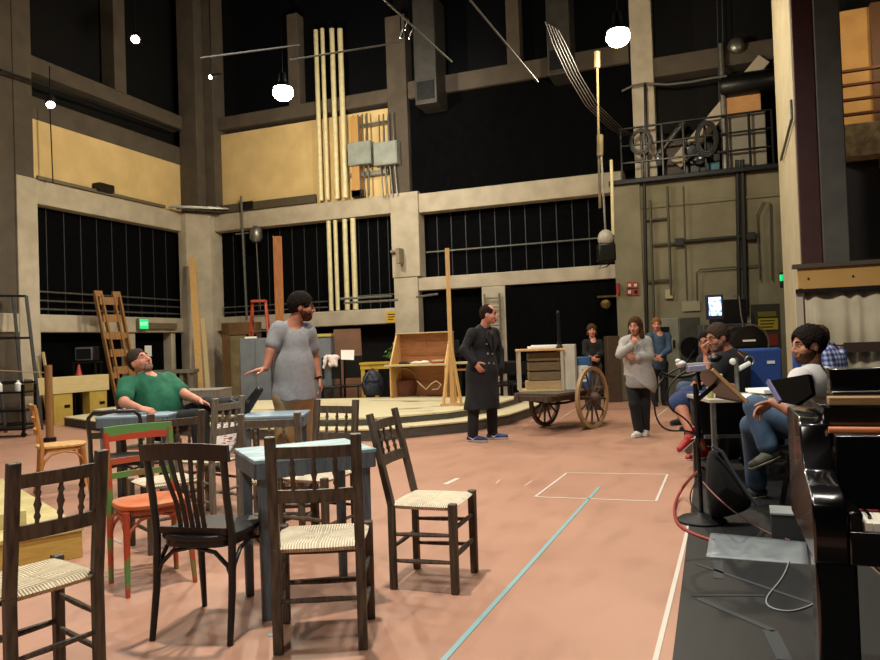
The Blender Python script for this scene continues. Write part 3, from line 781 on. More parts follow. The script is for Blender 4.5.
# --- the five nearest chairs
p, r = back_edge((278.5, 654), (363.5, 649))
rustic_chair('dark rustic chair with its back to us, pushed against the pale blue table', p, r)
a, b = G(13.5, 463, .93), G(101.5, 450, .93); c = (a+b)/2; q = (b-a).normalized(); c = c+Vector((-q.y, q.x, 0))*.055
rustic_chair('dark rustic chair with woven seat beside the low yellow platform', (c.x, c.y, 0), math.atan2((b-a).y, (b-a).x), seatm=rush_worn, w=(b-a).length, wf=(b-a).length+.04)
a, b = G(390, 588), G(421, 569); c = (a+b)/2
rustic_chair('dark rustic chair turned sideways with its bright rush seat facing the open floor', (c.x, c.y, 0), rot(-90+2), wd=brown_wood, lean=.11, w=.35, wf=.36)
p, r = back_edge((159, 636), (236, 641))
bentwood('black bentwood chair with fanned slats and round wooden seat', p, r, bistro_black, bistro_black, kind='splat', m_top=bistro_brown, m_slat=bistro_brown, h=.90, lean=.07)
a, b = G(112, 583), G(176, 569); c = (a+b)/2
rg = bentwood('chipped red and green painted chair with an orange seat', (c.x, c.y, 0), math.atan2((a-b).y, (a-b).x), red_paint, orange_seat, kind='slats', m_slat=red_paint, m_top=banded, m_leg=redgreen, w=.36, dp=.31, h=.88, lean=.05, leglean=.0)
for o in rg.children:
    if o.name.startswith('back_slat') and max(v.co.z for v in o.data.vertices) < .64: o.data.materials[0] = green_paint
# --- pale blue table
tc = Vector((-2.02, 3.27, 0))
square_table('blue_table', 'small table with bright pale blue top amid the nearest chairs', tc, rot(47), .62, .50, .775, blue_top, blue_grey)
# --- chairs around and behind it
def atp(px, d): v = FL(px, d); return (v.x, v.y, 0)
def behind(label, pxl, dl, pxr, dr, fn=rustic_chair, **k):
    a, b = FL(pxl, dl), FL(pxr, dr); c = (a+b)/2; d = b-a
    return fn(label, (c.x, c.y, 0), math.atan2(d.y, d.x), **k)
behind('pale grey rustic chair, back to us, behind the pale blue table', 247, 4.75, 303, 4.75, wd=grey_wood, w=.37, h=.88)
a, b = FL(317, 5.05), FL(355, 4.9); c = (a+b)/2; d = a-b
rustic_chair('brown rustic chair facing us across the pale blue table', (c.x, c.y, 0), math.atan2(d.y, d.x), wd=brown_wood, w=.33, wf=.36, h=.93)
a, b = FL(157, 4.62), FL(197, 4.86); c = (a+b)/2
rustic_chair('dark rustic chair between the red-green chair and the bentwood chair', (c.x, c.y, 0), math.atan2((b-a).y, (b-a).x)-.25, wd=brown_wood, w=.33, wf=.37, h=.91)
behind('small grey rustic chair with red and white booklet on its seat', 214, 5.45, 240, 5.70, wd=grey_wood, w=.29, wf=.31, h=.94)
behind('black chair with arched back in front of the seated man in green', 96, 5.66, 140, 5.76, fn=bentwood, m_frame=bistro_black, m_seat=bistro_black, kind='arch', w=.37, h=.86)
c = FL(42, 6.75)
bentwood('honey coloured wooden chair standing alone on the left', (c.x, c.y, 0), YAW-rot(57), honey, honey_seat, kind='ladder', w=.36, dp=.37, h=.86, lean=.05)
# --- further tables
square_table('blue_table', 'faded blue table behind the pale grey rustic chair', FL(279, 5.85), YAW+.06, .50, .44, .775, blue_old, blue_grey)
square_table('blue_table', 'small blue-grey table at the elbow of the man in green', FL(143, 6.38), YAW+.03, .62, .42, .765, blue_old, blue_grey)
square_table('grey_table', 'weathered grey table behind the seated man in green', FL(193, 8.8), YAW-.05, .85, .5, .84, grey_wood, grey_wood, apron=.2)
# booklet on the grey chair
v = FL(226, 5.74)
bk = MB().box((0, 0, 0), (.20, .26, .02)).build('booklet', mat('red_white_print', '#d8d0cb', '#8f3a35', rough=.7, scale=26, lo=.56, hi=.6, stretch=(1, 3, 1)))
bk.location = (v.x, v.y, .60); bk.rotation_euler = (rot(62), 0, YAW+.05); tag(bk, 'red and white printed booklet propped on the small grey chair', 'booklet')
# low yellow platform
yel = mat('pale_yellow_painted_wood', '#c9bd86', '#b9a96c', rough=.55, scale=4, stretch=(1, 1, 4))
a = G(85, 557); b = G(25, 573); dirx = (a-b).normalized(); far = Vector((-dirx.y, dirx.x, 0))
t = thing('low_platform', 'low pale yellow wooden platform at the left edge', 'platform', (a.x, a.y, 0), rot(62))
MB().lo((-1.15, 0, .17), (0, 2.6, .2)).build('deck_board', yel, t, bevel=.004)
MB().lo((-1.14, .01, 0), (-.01, 2.59, .17)).build('frame', wood('yellow_wood', '#b99a4a', '#c9ac5c', axis=0), t, bevel=.004)
t2 = MB().lo((-.5, -.14, 0), (.0, .14, .10)).build('small_box', yel, bevel=.004)
v = G(22, 522, .2); t2.location = (v.x, v.y, .2); t2.rotation_euler = (0, 0, rot(62)); tag(t2, 'small yellow wooden box on the low platform', 'box')
# ================================================================== STAGE PLATFORM AND ITS PROPS
deck_m = mat('cream_deck_boards', '#c9bf9c', '#7a7260', rough=.55, scale=1.5, stretch=(.7, 2.6, 1), lo=.60, hi=.68)
fascia_m = mat('dark_grey_fascia', '#54514a', '#45423c', rough=.7, scale=6, stretch=(1, 1, 5))
plat = thing('stage_platform', 'wide two-step cream wooden platform with dark grey risers', 'platform', (0, 0, 0))
def off(poly, d):
    out = []; n = len(poly)
    for i, p in enumerate(poly):
        a, b, c = Vector(poly[i-1]), Vector(p), Vector(poly[(i+1) % n]); e1 = (b-a).normalized(); e2 = (c-b).normalized()
        n1 = Vector((-e1.y, e1.x)); n2 = Vector((-e2.y, e2.x)); bi = (n1+n2).normalized(); out.append(tuple(b+bi*d/max(.4, bi.dot(n1))))
    return out
low = [(-11.4, 10.1), (-9.85, 9.43), (-5.2, 8.62), (-4.25, 8.85), (-3.34, 9.86), (-2.98, 10.8), (-2.85, 13.3), (-5.6, 13.3), (-11.4, 12.0)]
up = off(low, .42)
MB().prism(low, .145, .165).build('step_tread', deck_m, plat)
MB().prism(off(low, .015), .0, .145).build('step_riser', fascia_m, plat)
MB().prism(up, .255, .28).build('deck', deck_m, plat)
MB().prism(off(up, .015), .165, .255).build('deck_riser', fascia_m, plat)
DZ = .28
def on(px, py, z=DZ): return G(px, py, z)
# sparse dark patches on the deck come from stretched noise in its colour

# shelf unit of plywood
a, b = on(391, 398), on(446, 397.5); w_ = (b-a).length; rz = math.atan2((b-a).y, (b-a).x)
shelf = thing('wooden_shelf', 'open plywood shelf unit with one wide shelf, standing on the platform', 'shelf', a, rz)
hS = 1.22; tilt = .10
for x in (0, w_): MB().extr([(x-.015, 0, 0), (x-.015, .55, 0), (x-.015, .55, hS), (x-.015, .38, hS), (x-.015, .0, .62)], (.03, 0, 0)).build('side_panel', pine, shelf, bevel=.003)
MB().lo((0, .53, 0), (w_, .56, hS)).build('back_panel', mat('red_brown_plywood', '#9a6440', '#ab7448', rough=.6, scale=4, stretch=(1, 1, 5)), shelf)
MB().lo((.02, .515, .80), (w_-.02, .535, .815)).lo((w_*.5-.006, .515, .82), (w_*.5+.006, .535, hS)).build('batten', oak, shelf)
MB().lo((-.10, -.06, .60), (w_+.08, .54, .635)).build('shelf_board', pine_light, shelf, bevel=.003)
MB().lo((-.02, .36, hS), (w_+.02, .57, hS+.02)).build('top_board', pine_light, shelf, bevel=.003)
SH = Matrix.Translation(a) @ Matrix.Rotation(rz, 4, 'Z')
def onshelf(x, y, z): return SH @ Vector((x, y, z))
dk = mat('dark_cap_cloth', '#1d1a1a', '#292524', rough=.9, scale=12)
s = SDF(); s.ell((0, 0, .02), (.10, .08, .035)); s.ell((.09, 0, .01), (.05, .06, .012)); s.cutp((0, 0, 0), (0, 0, -1)); o = s.build('cloth_hat', dk, res=.008)
o.location = onshelf(.20, .2, .636); tag(o, 'dark cloth hat lying on the left of the plywood shelf', 'hat')
s = SDF(); s.ell((0, 0, .02), (.16, .07, .03)); s.ell((.10, .02, .03), (.09, .06, .03)); s.ell((-.12, -.02, .02), (.08, .06, .025)); s.cutp((0, 0, 0), (0, 0, -1)); o = s.build('white_cloth', mat('white_cloth', '#dcd8d0', rough=.9), res=.009, jitter=wrinkle(.008, 60))
o.location = onshelf(.55, .2, .636); tag(o, 'crumpled white cloth in the middle of the plywood shelf', 'cloth')
o = MB().lo((-.13, -.09, 0), (.13, .09, .035)).build('red_book', mat('red_book_cover', '#a8493c', '#8d3b31', rough=.6), bevel=.004); o.location = onshelf(.92, .2, .636); o.rotation_euler = (0, 0, rz+.2); tag(o, 'thick red book on the right of the plywood shelf', 'book')
o = MB().lo((-.12, -.08, 0), (.12, .08, .03)).build('cream_book', pine_light, bevel=.004); o.location = onshelf(.93, .2, .671); o.rotation_euler = (0, 0, rz-.1); tag(o, 'cream book lying on top of the red book', 'book')
# baskets
wick = mat('red_brown_wicker', '#5d3327', '#7a4a38', rough=.8, scale=45, stretch=(1, 1, 2.5), bump=.8)
def basket(label, loc, sx, sy, h, handle=True, rz_=0.):
    t = thing('wicker_basket', label, 'basket', loc, rz_)
    n = 24; prof = [(.82, 0), (.88, h*.2), (.96, h*.6), (1., h), (1.03, h+.01), (.96, h+.012), (.92, h*.6), (.80, .02)]
    mb = MB(); mb.lathe(prof, n=n, sx=sx, sy=sy).build('basket_body', wick, t, smooth=True)
    MB().tube([(sx*math.cos(2*PI*i/n), sy*math.sin(2*PI*i/n), h) for i in range(n)], .012, n=6, closed=True).build('rim', wick, t, smooth=True)
    if handle:
        MB().tube([(sx*.9*math.cos(q), 0, h+.24*math.sin(q)) for q in np.linspace(0, PI, 13)], .012, n=6).build('basket_handle', mat('pale_rope', '#b99d7c', rough=.8), t, smooth=True)
    return t
v = on(405, 396); basket('big red-brown wicker basket with arched handle below the plywood shelf', (v.x, v.y, DZ), .26, .20, .30, rz_=YAW)
v = on(422, 394.5); basket('small wicker basket between the big basket and the looped rope', (v.x, v.y+.1, DZ), .14, .12, .17, False, YAW)
v = on(442, 394); basket('flat red wicker basket at the right end below the shelf', (v.x, v.y+.12, DZ), .15, .14, .15, False, YAW)
# looped pale rope in front of the baskets
pts = [(417+dx, y) for dx, y in ((0, 381), (5, 386), (9, 389.5), (14, 384), (19, 381), (24, 384.5), (21, 389), (15, 389.5))]
mb = MB().tube([W(x, y, 13.15) for x, y in pts], .012, n=6); o = mb.build('rope_loop', mat("pale_rope", "#b99d7c", rough=.8)); tag(o, 'pale looped rope handle sagging between the baskets', 'rope')

# upright post with splayed braces
v = on(452.5, 404.5); t = thing('timber_post', 'tall bare timber post braced by splayed legs on the platform', 'post', (v.x, v.y, DZ), YAW)
MB().lo((-.035, -.04, .03), (.035, .04, 2.58)).build('post', pine, t, bevel=.003)
for dx, dy in ((-.15, -.12), (.14, -.10), (.06, .2)): MB().bar((dx, dy, .02), (dx*.12, dy*.15, .95), .05, .03).build('brace', pine, t)
MB().lo((-.2, -.17, 0), (.2, -.09, .03)).lo((-.04, -.1, 0), (.08, .26, .03)).build('foot', pine, t)
# low side table behind the post
v = on(457, 398); t = thing('side_table', 'pale little wooden table half hidden behind the timber post', 'table', (v.x+.1, v.y+.25, DZ), YAW)
MB().lo((-.3, -.2, .62), (.3, .2, .655)).build('tabletop', pine_light, t)
for sx in (-1, 1):
    for sy in (-1, 1): MB().lo((sx*.26-.02, sy*.17-.02, 0), (sx*.26+.02, sy*.17+.02, .62)).build('leg', oak, t)
MB().lo((-.26, -.18, .50), (.26, .18, .53)).build('shelf', oak, t)
# tall plank standing behind the man in grey
a = W(282, 390, 11.2); b = W(276, 236, 11.2)
t = thing('timber_plank', 'tall reddish timber plank standing upright behind the man in grey', 'plank', (a.x, a.y, DZ), YAW)
MB().lo((-.065, -.022, 0), (.065, .022, b.z-DZ)).build('plank', oak, t, bevel=.003)
MB().lo((-.075, -.05, 1.25), (.075, .022, 1.29)).build('clamp_band', steel, t)
MB().lo((-.02, .02, .0), (.02, .5, .05)).bar((0, .48, .03), (0, .03, 1.1), .04, .03).build('prop', oak, t)
# orange step ladder
v = FL(262, 16.8); t = thing('step_ladder', 'orange fibreglass step ladder open behind the man in grey', 'ladder', (v.x, v.y, 0), YAW)
orl = mat('orange_fibreglass', '#b4482a', '#9f3e24', rough=.5)
for s_ in (-1, 1):
    MB().bar((s_*.33, -.3, 0), (s_*.15, 0, 2.42), .05, .03).build('front_rail', orl, t)
    MB().bar((s_*.33, .35, 0), (s_*.15, .05, 2.42), .04, .03).build('rear_rail', orl, t)
for i in range(1, 7):
    f = i/7; MB().box((0, -.3+.3*f, 2.42*f), (2*(.33-.18*f), .09, .03)).build('step', steel, t)
MB().box((0, .02, 2.43), (.34, .2, .05)).build('top_cap', orl, t)
# grey cabinets
def cabinet(label, px, d, w, h, dp=.5, lid=None, m=cabinet_grey):
    v = FL(px, d); t = thing('metal_cabinet', label, 'cabinet', (v.x, v.y, 0), YAW)
    MB().lo((-w/2, 0, 0), (w/2, dp, h)).build('body', m, t, bevel=.01)
    for s_ in (-1, 1):
        dd = MB().lo((s_*w/4-w/4+.012, -.015, .08), (s_*w/4+w/4-.012, 0, h-.04)).build('door', m, t, bevel=.004)
        MB().lo((s_*.03-.01, -.04, h*.5), (s_*.03+.01, -.015, h*.5+.14)).build('door_handle', steel, dd)
    if lid: MB().lo((-w/2-.01, -.02, h), (w/2+.01, dp+.01, h+.06)).build('lid', lid, t, bevel=.004)
    return t
yl = mat('yellow_paint', '#c9a83c', '#b8962f', rough=.5)
cabinet('tall grey steel cabinet left of the man in grey', 257, 15.3, .66, 1.54)
cabinet('grey steel cabinet with yellow lid right of the man in grey', 320, 15.2, .56, 1.52, lid=mat('mustard_lid', '#a99a4e', rough=.6))
o = MB().lo((-.12, -.05, 0), (.12, .05, .04)).build('white_box', paper); v = FL(249, 15.35); o.location = (v.x, v.y+.15, 1.54); o.rotation_euler = (0, 0, YAW); tag(o, 'flat white box on top of the tall grey cabinet', 'box')
# steel shelving between the cabinets
v = FL(290, 15.25); t = thing('shelving_rack', 'open grey steel shelving between the two cabinets', 'shelves', (v.x, v.y, 0), YAW)
for x in (-.30, .30):
    for y in (0, .4): MB().lo((x-.02, y-.02, 0), (x+.02, y+.02, 1.3)).build('upright', steel, t)
for z in (.2, .5, .78, 1.05, 1.28): MB().lo((-.30, 0, z), (.30, .4, z+.025)).build('shelf', steel, t)
# brown portal frame (scenery) by the back wall
v = FL(246, 17.7); t = thing('portal_frame', 'brown wooden door surround leaning at the back wall', 'scenery', (v.x, v.y, 0), YAW)
cb = mat('brown_board', '#6b4e2c', '#5c4325', rough=.8, scale=4)
MB().lo((-.55, 0, 0), (-.36, .06, 1.95)).build('side_board', cb, t); MB().lo((.30, 0, 0), (.42, .06, 1.95)).build('side_board', cb, t)
MB().lo((-.55, 0, 1.68), (.42, .06, 1.98)).build('head_board', cb, t)
MB().lo((-.36, .03, 0), (.05, .07, 1.68)).build('inset_panel', mat('khaki_board', '#7f7450', '#736948', rough=.8), t)
# slanting brown board stack right of the cabinets
v = FL(347, 16.3); t = thing('brown_panel', 'broad brown board leaning under the lower beam', 'board', (v.x, v.y, 0), YAW)
MB().extr([(-.45, 0, 0), (.40, 0, 0), (.32, .35, 1.7), (-.30, .35, 1.7)], (0, .05, 0)).build('board', mat('russet_board', '#6f4a30', '#5f3e28', rough=.7, scale=4), t)
# yellow trestle table with plant
v = FL(382, 15.1); t = thing('yellow_table', 'mustard yellow trestle table left of the plywood shelf', 'table', (v.x, v.y, 0), YAW)
MB().lo((-.45, 0, .90), (.50, .5, .94)).lo((-.43, .02, .80), (.48, .05, .90)).build('tabletop', yl, t)
for x in (-.38, -.1, .40): MB().lo((x-.04, .03, 0), (x+.04, .1, .8)).build('leg', yl, t)
leafm = mat('plant_green', '#3f6b35', '#5d8a48', rough=.6, scale=20)
t = thing('leafy_plant', 'bushy green plant on the yellow table', 'plant', (v.x+.28*math.cos(YAW), v.y+.1+.2, .94), YAW)
MB().lathe([(.10, 0), (.13, .10), (.12, .1), (.1, .02)], n=16).build('pot', darksteel, t, smooth=True)
mb = MB()
for i in range(130):
    a_ = random.uniform(0, 2*PI); e_ = random.uniform(.1, 1.3); r_ = random.uniform(.12, .30)
    c = Vector((r_*1.1*math.cos(a_)*math.cos(e_), r_*.7*math.sin(a_)*math.cos(e_), .10+r_*.75*math.sin(e_)))
    q = Euler((random.uniform(-1, 1), random.uniform(-1, 1), a_)).to_matrix(); l_ = random.uniform(.03, .055)
    mb.add([c+q @ Vector(p) for p in ((-l_, 0, 0), (0, -l_*.5, .006), (l_, 0, -.008), (0, l_*.5, .006))], [(0, 1, 2, 3)])
mb.build('foliage', leafm, t)
# chairs stacked with clothes, towel, paper, backpack
def plain_chair(label, px, d, rz_=0., m=None, h=.92, zbase=0.):
    m = m or blackmetal; v = FL(px, d); t = thing('black_chair', label, 'chair', (v.x, v.y, zbase), YAW+rz_)
    MB().lo((-.2, -.2, .44), (.2, .2, .48)).build('seat', m, t, bevel=.01)
    for x in (-.19, .19):
        MB().bar((x, .2, 0), (x, .24, h), .035, .03, up=(0, 1, 0)).build('leg', m, t); MB().bar((x, -.19, 0), (x, -.19, .45), .03, .03, up=(0, 1, 0)).build('leg', m, t)
    MB().lo((-.2, .20, .62), (.2, .235, h)).build('backrest', m, t, bevel=.01)
    for x in (-.19, .19): MB().lo((x-.01, -.19, .2), (x+.01, .2, .225)).build('rung', m, t)
    return t
plain_chair('black chair with a white towel over its back', 332, 15.0, .1, h=1.08)
plain_chair('black chair carrying a white sheet, left of the backpack', 352, 15.2, -.1, h=1.10)
v = W(332, 357.5, 15.2)
s = SDF(); s.ell((0, 0, 0), (.17, .10, .06)); s.cap((-.12, -.03, 0), (-.17, -.06, -.20), .05, .03, k=.04); s.cap((.08, -.06, -.02), (.09, -.09, -.16), .06, .04, k=.04); s.cap((-.02, -.07, 0), (0, -.09, -.14), .06, k=.04)
o = s.build('towel', mat('pinkish_white_towel', '#d8ccc8', rough=.95), res=.01, jitter=wrinkle(.012, 50)); o.location = v; o.rotation_euler = (0, 0, YAW); tag(o, 'white towel bunched over a black chair by the grey cabinet', 'towel')
v = W(347, 354.5, 15.12); o = MB().extr([(-.13, 0, -.1), (.14, 0, -.12), (.15, .04, .09), (-.13, .04, .10)], (0, .006, 0)).build('paper_sheet', paper); o.location = v; o.rotation_euler = (0, 0, YAW); tag(o, 'white sheet of paper propped up beside the towel', 'paper')
v = on(371, 395.5); s = SDF(); s.ell((0, 0, .20), (.23, .15, .32)); s.ell((0, -.10, .12), (.18, .10, .16)); s.cap((-.1, -.13, .3), (.1, -.13, .3), .03); s.cutp((0, 0, 0), (0, 0, -1))
bp_ = thing('backpack', 'dark blue backpack slumped against the plywood shelf', 'bag', (v.x, v.y+.1, DZ), YAW)
s.build('bag_body', mat('navy_nylon', '#1a1e2a', '#232838', rough=.6, scale=14), bp_, res=.012, jitter=wrinkle(.01, 40))
MB().tube([(-.14, -.12, .1), (-.17, -.17, .3), (-.06, -.1, .5)], .014, n=6).tube([(.1, -.16, .22), (.02, -.2, .2), (-.06, -.18, .26)], .01, n=6).build('strap', mat('grey_strap', '#4a4f5c'), bp_, smooth=True)
MB().tube([(-.05, 0, .51), (0, -.02, .56), (.05, 0, .51)], .012, n=6).build('grab_handle', mat('grey_strap', '#4a4f5c'), bp_, smooth=True)
# covered box on the far side of the shelf, dark chair heap right
o = MB().lo((-.45, -.2, 0), (.45, .2, .30)).build('equipment_case', darksteel, bevel=.02); v = FL(440, 15.0); o.location = (v.x, v.y, 1.05); o.rotation_euler = (0, 0, YAW)
cas = tag(o, 'dark equipment case on the stand behind the plywood shelf', 'case')
v = FL(440, 15.0); t = thing('case_stand', 'dark stand under the equipment case behind the shelf', 'stand', (v.x, v.y, 0), YAW); MB().lo((-.5, -.25, 1.0), (.5, .25, 1.05)).build('top', blackmetal, t)
for x in (-.45, .45):
    for y in (-.2, .2): MB().lo((x-.02, y-.02, 0), (x+.02, y+.02, 1.0)).build('leg', blackmetal, t)
o = MB().lo((-.2, -.15, 0), (.2, .15, .20)).build('concrete_grey_box', mat('grey_green_box', '#8d8a74', rough=.7), bevel=.01); v = FL(409, 15.75); o.location = (v.x, v.y, 1.35); tag(o, 'grey-green box on the pillar plinth behind the shelf', 'box')
o = MB().lo((-.25, -.2, 0), (.25, .2, 1.35)).build('pillar_plinth', concrete, bevel=.01); o.location = (v.x, v.y, 0); tag(o, 'pale plinth at the foot of the pillar behind the shelf', 'plinth')
for i, (px, d, r_) in enumerate(((497, 13.7, .3), (510, 14.6, -.3), (521, 13.9, .1))):
    plain_chair(('black chair nearest the man in the long coat, beyond the platform', 'middle of the three black chairs left of the cart', 'black chair closest to the cart at its left')[i], px, d, r_, h=.88)

# ------------------------------------------------ two-wheeled cart
wheel_w = wood('cart_brown_wood', '#3a2a1f', '#574032', rough=.65)
tyre_m = wood('cart_tan_tyre', '#8f7350', '#a88a62', rough=.6)
PR, PL = G(595, 427), G(541, 427)
ax_dir = (PR-PL); ax_dir.normalize()
t = thing('hand_cart', 'old wooden two-wheeled hand cart with big spoked wheels', 'cart', (PL+PR)/2, math.atan2(ax_dir.y, ax_dir.x)+rot(-24))
def wheel(x, R, tm, tw):
    hub = Vector((x, 0, R)); Ry = Matrix.Rotation(PI/2, 3, 'Y')
    mb = MB(); n = 40; prof = [(R-.055, -.022), (R-.055, .022), (R, .026), (R, -.026), (R-.055, -.022)]
    vs = []; fs = []
    for i in range(n):
        a_ = 2*PI*i/n
        for r_, u in prof[:4]: vs.append((x+u, r_*math.sin(a_), R+r_*math.cos(a_)))
    for i in range(n):
        j = (i+1) % n
        for q in range(4): fs.append((i*4+q, i*4+(q+1) % 4, j*4+(q+1) % 4, j*4+q))
    wh = mb.add(vs, fs).build('wheel', tm, t, smooth=True, sharp=.5)
    for i in range(12):
        a_ = 2*PI*i/12+.1; d_ = Vector((0, math.sin(a_), math.cos(a_)))
        MB().tube([hub+d_*.06, hub+d_*(R*.45), hub+d_*(R-.05)], [.020, .016, .014], n=8).build('spoke', wheel_w, wh, smooth=True)
    MB().lathe([(.05, -.10), (.075, -.06), (.085, 0), (.075, .06), (.045, .11), (.03, .12)], c=hub, R=Ry, n=18).build('hub', wheel_w, wh, smooth=True)
hw = (PR-PL).length/2
wheel(hw+.03, .445, tyre_m, .05); wheel(-hw+.02, .40, wheel_w, .05)
MB().tube([(-hw, 0, .41), (hw, 0, .44)], .03, n=10).build('axle', wheel_w, t, smooth=True)
MB().lo((-hw+.12, -.95, .44), (-hw+.19, .75, .52)).build('side_beam', wheel_w, t); MB().lo((hw-.19, -.95, .44), (hw-.12, .75, .52)).build('side_beam', wheel_w, t)
MB().lo((-hw+.05, -.85, .52), (hw-.05, .7, .555)).build('cart_bed', brown_wood, t)
for y in (-.9, .65): MB().lo((-hw+.1, y-.03, .455), (hw-.1, y+.03, .52)).build('cross_beam', wheel_w, t)
MB().tube([(-hw+.2, -.85, .48), (-hw+.3, -.3, .36), (0, 0, .36), (hw-.3, .3, .4)], .018, n=6).build('chain', darksteel, t)
cart_rz = math.atan2(ax_dir.y, ax_dir.x)
# load: hutch with pale frame, crate, white board, blue box, pole
cm = (PL+PR)/2
v = W(564, 403, cm.y/.9354*.0+10.45)
base = W(546, 405, 10.5); LX = base.x; LY = base.y
t = thing('open_hutch', 'small open-fronted hutch with pine top riding on the cart', 'hutch', (LX-.05, LY+.02, .556), YAW-.05)
MB().lo((-.36, -.2, .58), (.32, .3, .61)).build('top_board', pine, t, bevel=.003)
for x, y in ((-.33, -.17), (.28, -.17), (-.33, .26), (.28, .26)): MB().lo((x-.02, y-.02, 0), (x+.02, y+.02, .58)).build('leg', mat('pale_painted_wood', '#b9ad98', rough=.6), t)
MB().lo((-.34, -.2, 0), (.30, .3, .02)).build('bottom_board', pine_light, t)
crate_m = wood('grey_brown_crate', '#6b5a40', '#83704f', axis=0)
t2 = thing('wooden_crate', 'slatted brown crate packed inside the hutch on the cart', 'crate', (LX-.1, LY+.07, .577), YAW-.05)
for i in range(3): MB().lo((-.16, -.13, .13+i*.14), (.30, .2, .25+i*.14)).build('slat', crate_m, t2, bevel=.004)
MB().lo((-.20, -.15, 0), (.33, .2, .12)).build('base_box', wood('tan_crate', '#a58a62', '#b89c72', axis=0), t2, bevel=.004)
def leaf(name, mb, m, label, cat, loc, rz_=YAW, **k):
    o = mb.build(name, m, **k); o.location = loc; o.rotation_euler = (0, 0, rz_); return tag(o, label, cat)
leaf('white_tray', MB().lo((-.22, -.13, 0), (.22, .13, .035)).lo((-.17, -.1, .035), (.19, .1, .05)), paper, 'white flat tray lying on the hutch top', 'tray', (LX-.02, LY+.06, .556+.612), bevel=.006)
v = W(569.5, 385, 10.42); leaf('white_board', MB().lo((-.09, 0, 0), (.09, .16, .66)), mat('cream_white_board', '#cfcabb', '#c1bba9', rough=.6), 'cream white box panel standing behind the crate', 'panel', (v.x, v.y, .556), YAW-.35, bevel=.006)
v = W(583, 380, 10.75); t3 = thing('blue_carton', 'blue carton with white figure on the far side of the cart', 'box', (v.x, v.y, .556), YAW-.3)
MB().lo((-.12, -.1, 0), (.12, .2, .46)).build('carton', mat('blue_carton_print', '#33618f', '#2b5580', rough=.5), t3, bevel=.004)
MB().lo((-.06, -.105, .10), (.09, -.1, .34)).build('white_patch', paper, t3); MB().tube([(-.03+.03, -.107, .28), (.05, -.107, .25), (0, -.107, .2), (.05, -.107, .15), (-.02, -.107, .14)], .008, n=6).build('printed_figure', mat('navy_print', '#2a4a70'), t3)
v = W(559.5, 352, 10.45); a_ = W(558, 313, 10.45); t4 = thing('black_pole', 'short black iron pole standing up from the hutch top', 'pole', (v.x, v.y, .556+.612), YAW)
MB().tube([(0, 0, 0), (0, 0, a_.z-1.168)], .022, n=8).build('shaft', blackmetal, t4); MB().lathe([(.05, 0), (.05, .02), (.03, .05), (.03, .1)], n=12).build('base', blackmetal, t4); MB().ell((0, 0, a_.z-1.168), (.028, .028, .04), n=10).build('knob', blackmetal, t4)
# ================================================================== BACKSTAGE CLUTTER ALONG THE WALLS
# cream vertical pipes on the back wall
for i, (x, z0, z1, r_) in enumerate(((-8.72, 4.45, 9.0, .055), (-8.54, 4.45, 9.0, .05), (-8.28, 4.45, 8.95, .06), (-8.06, 4.45, 8.9, .065))):
    o = MB().tube([(x, YB-.10, 4.84), (x, YB-.10, z1)], r_, n=12).build('wall_pipe', pipe_cream, smooth=True); tag(o, ('upper cream pipe, first from the left', 'upper cream pipe, second from the left', 'upper cream pipe, third from the left', 'upper cream pipe, fourth and thickest')[i], 'pipe', 'cream pipes on the back wall')
    o = MB().tube([(x+.1, YB+.05, 2.17), (x+.1, YB+.05, 4.36)], r_, n=12).build('wall_pipe', pipe_cream, smooth=True); tag(o, ('lower cream pipe below the main beam, first from left', 'lower cream pipe below the main beam, second from left', 'lower cream pipe below the main beam, third from left', 'lower cream pipe below the main beam, nearest the pillar')[i], 'pipe', 'cream pipes on the back wall')
tanp = mat('tan_pipe_paint', '#b3894f', rough=.6)
o = MB().lo((-7.86, YB-.12, 4.84), (-7.66, YB+.1, 6.75)).build('timber_riser', tanp); tag(o, 'tan vertical duct right of the cream pipes', 'duct')
for i, px in enumerate((359, 385)):
    v = onY(px, 153, YB-.22); t = thing('junction_box', ('grey electrical box left of the pair on the plaster wall', 'grey electrical box next to the brown column')[i], 'electrical box', (v.x, YB-.10, v.z))
    MB().lo((-.30, -.12, -.27), (.30, .1, .27)).build('box', greybox, t, bevel=.01); MB().lo((-.28, -.135, -.25), (.28, -.12, .25)).build('door', greybox, t, bevel=.005)
    for k in range(4):
        MB().tube([(-.18+.12*k, .0, .27), (-.18+.12*k, .0, .95)], .018, n=6).build('conduit', steel, t); MB().tube([(-.18+.12*k, .0, -.27), (-.18+.12*k+(.05 if i else 0), .0, -1.0)], .018, n=6).build('conduit', steel, t)
leaf('cable_tray', MB().lo((-7.95, YB-.05, 5.42), (-6.95, YB+.1, 5.32)), steel, 'horizontal cable tray under the electrical boxes', 'cable tray', (0, 0, 0), 0); leaf('cable_tray', MB().lo((-7.9, YB-.05, 6.5), (-6.95, YB+.1, 6.56)), steel, 'horizontal cable tray above the electrical boxes', 'cable tray', (0, 0, 0), 0)
leaf('black_speaker', MB().lo((-.14, -.1, 0), (.14, .12, .17)), blackmetal, 'small black box sitting on the main beam by the cream pipes', 'speaker', (-7.75, YB-.02, 4.83), 0, bevel=.01)
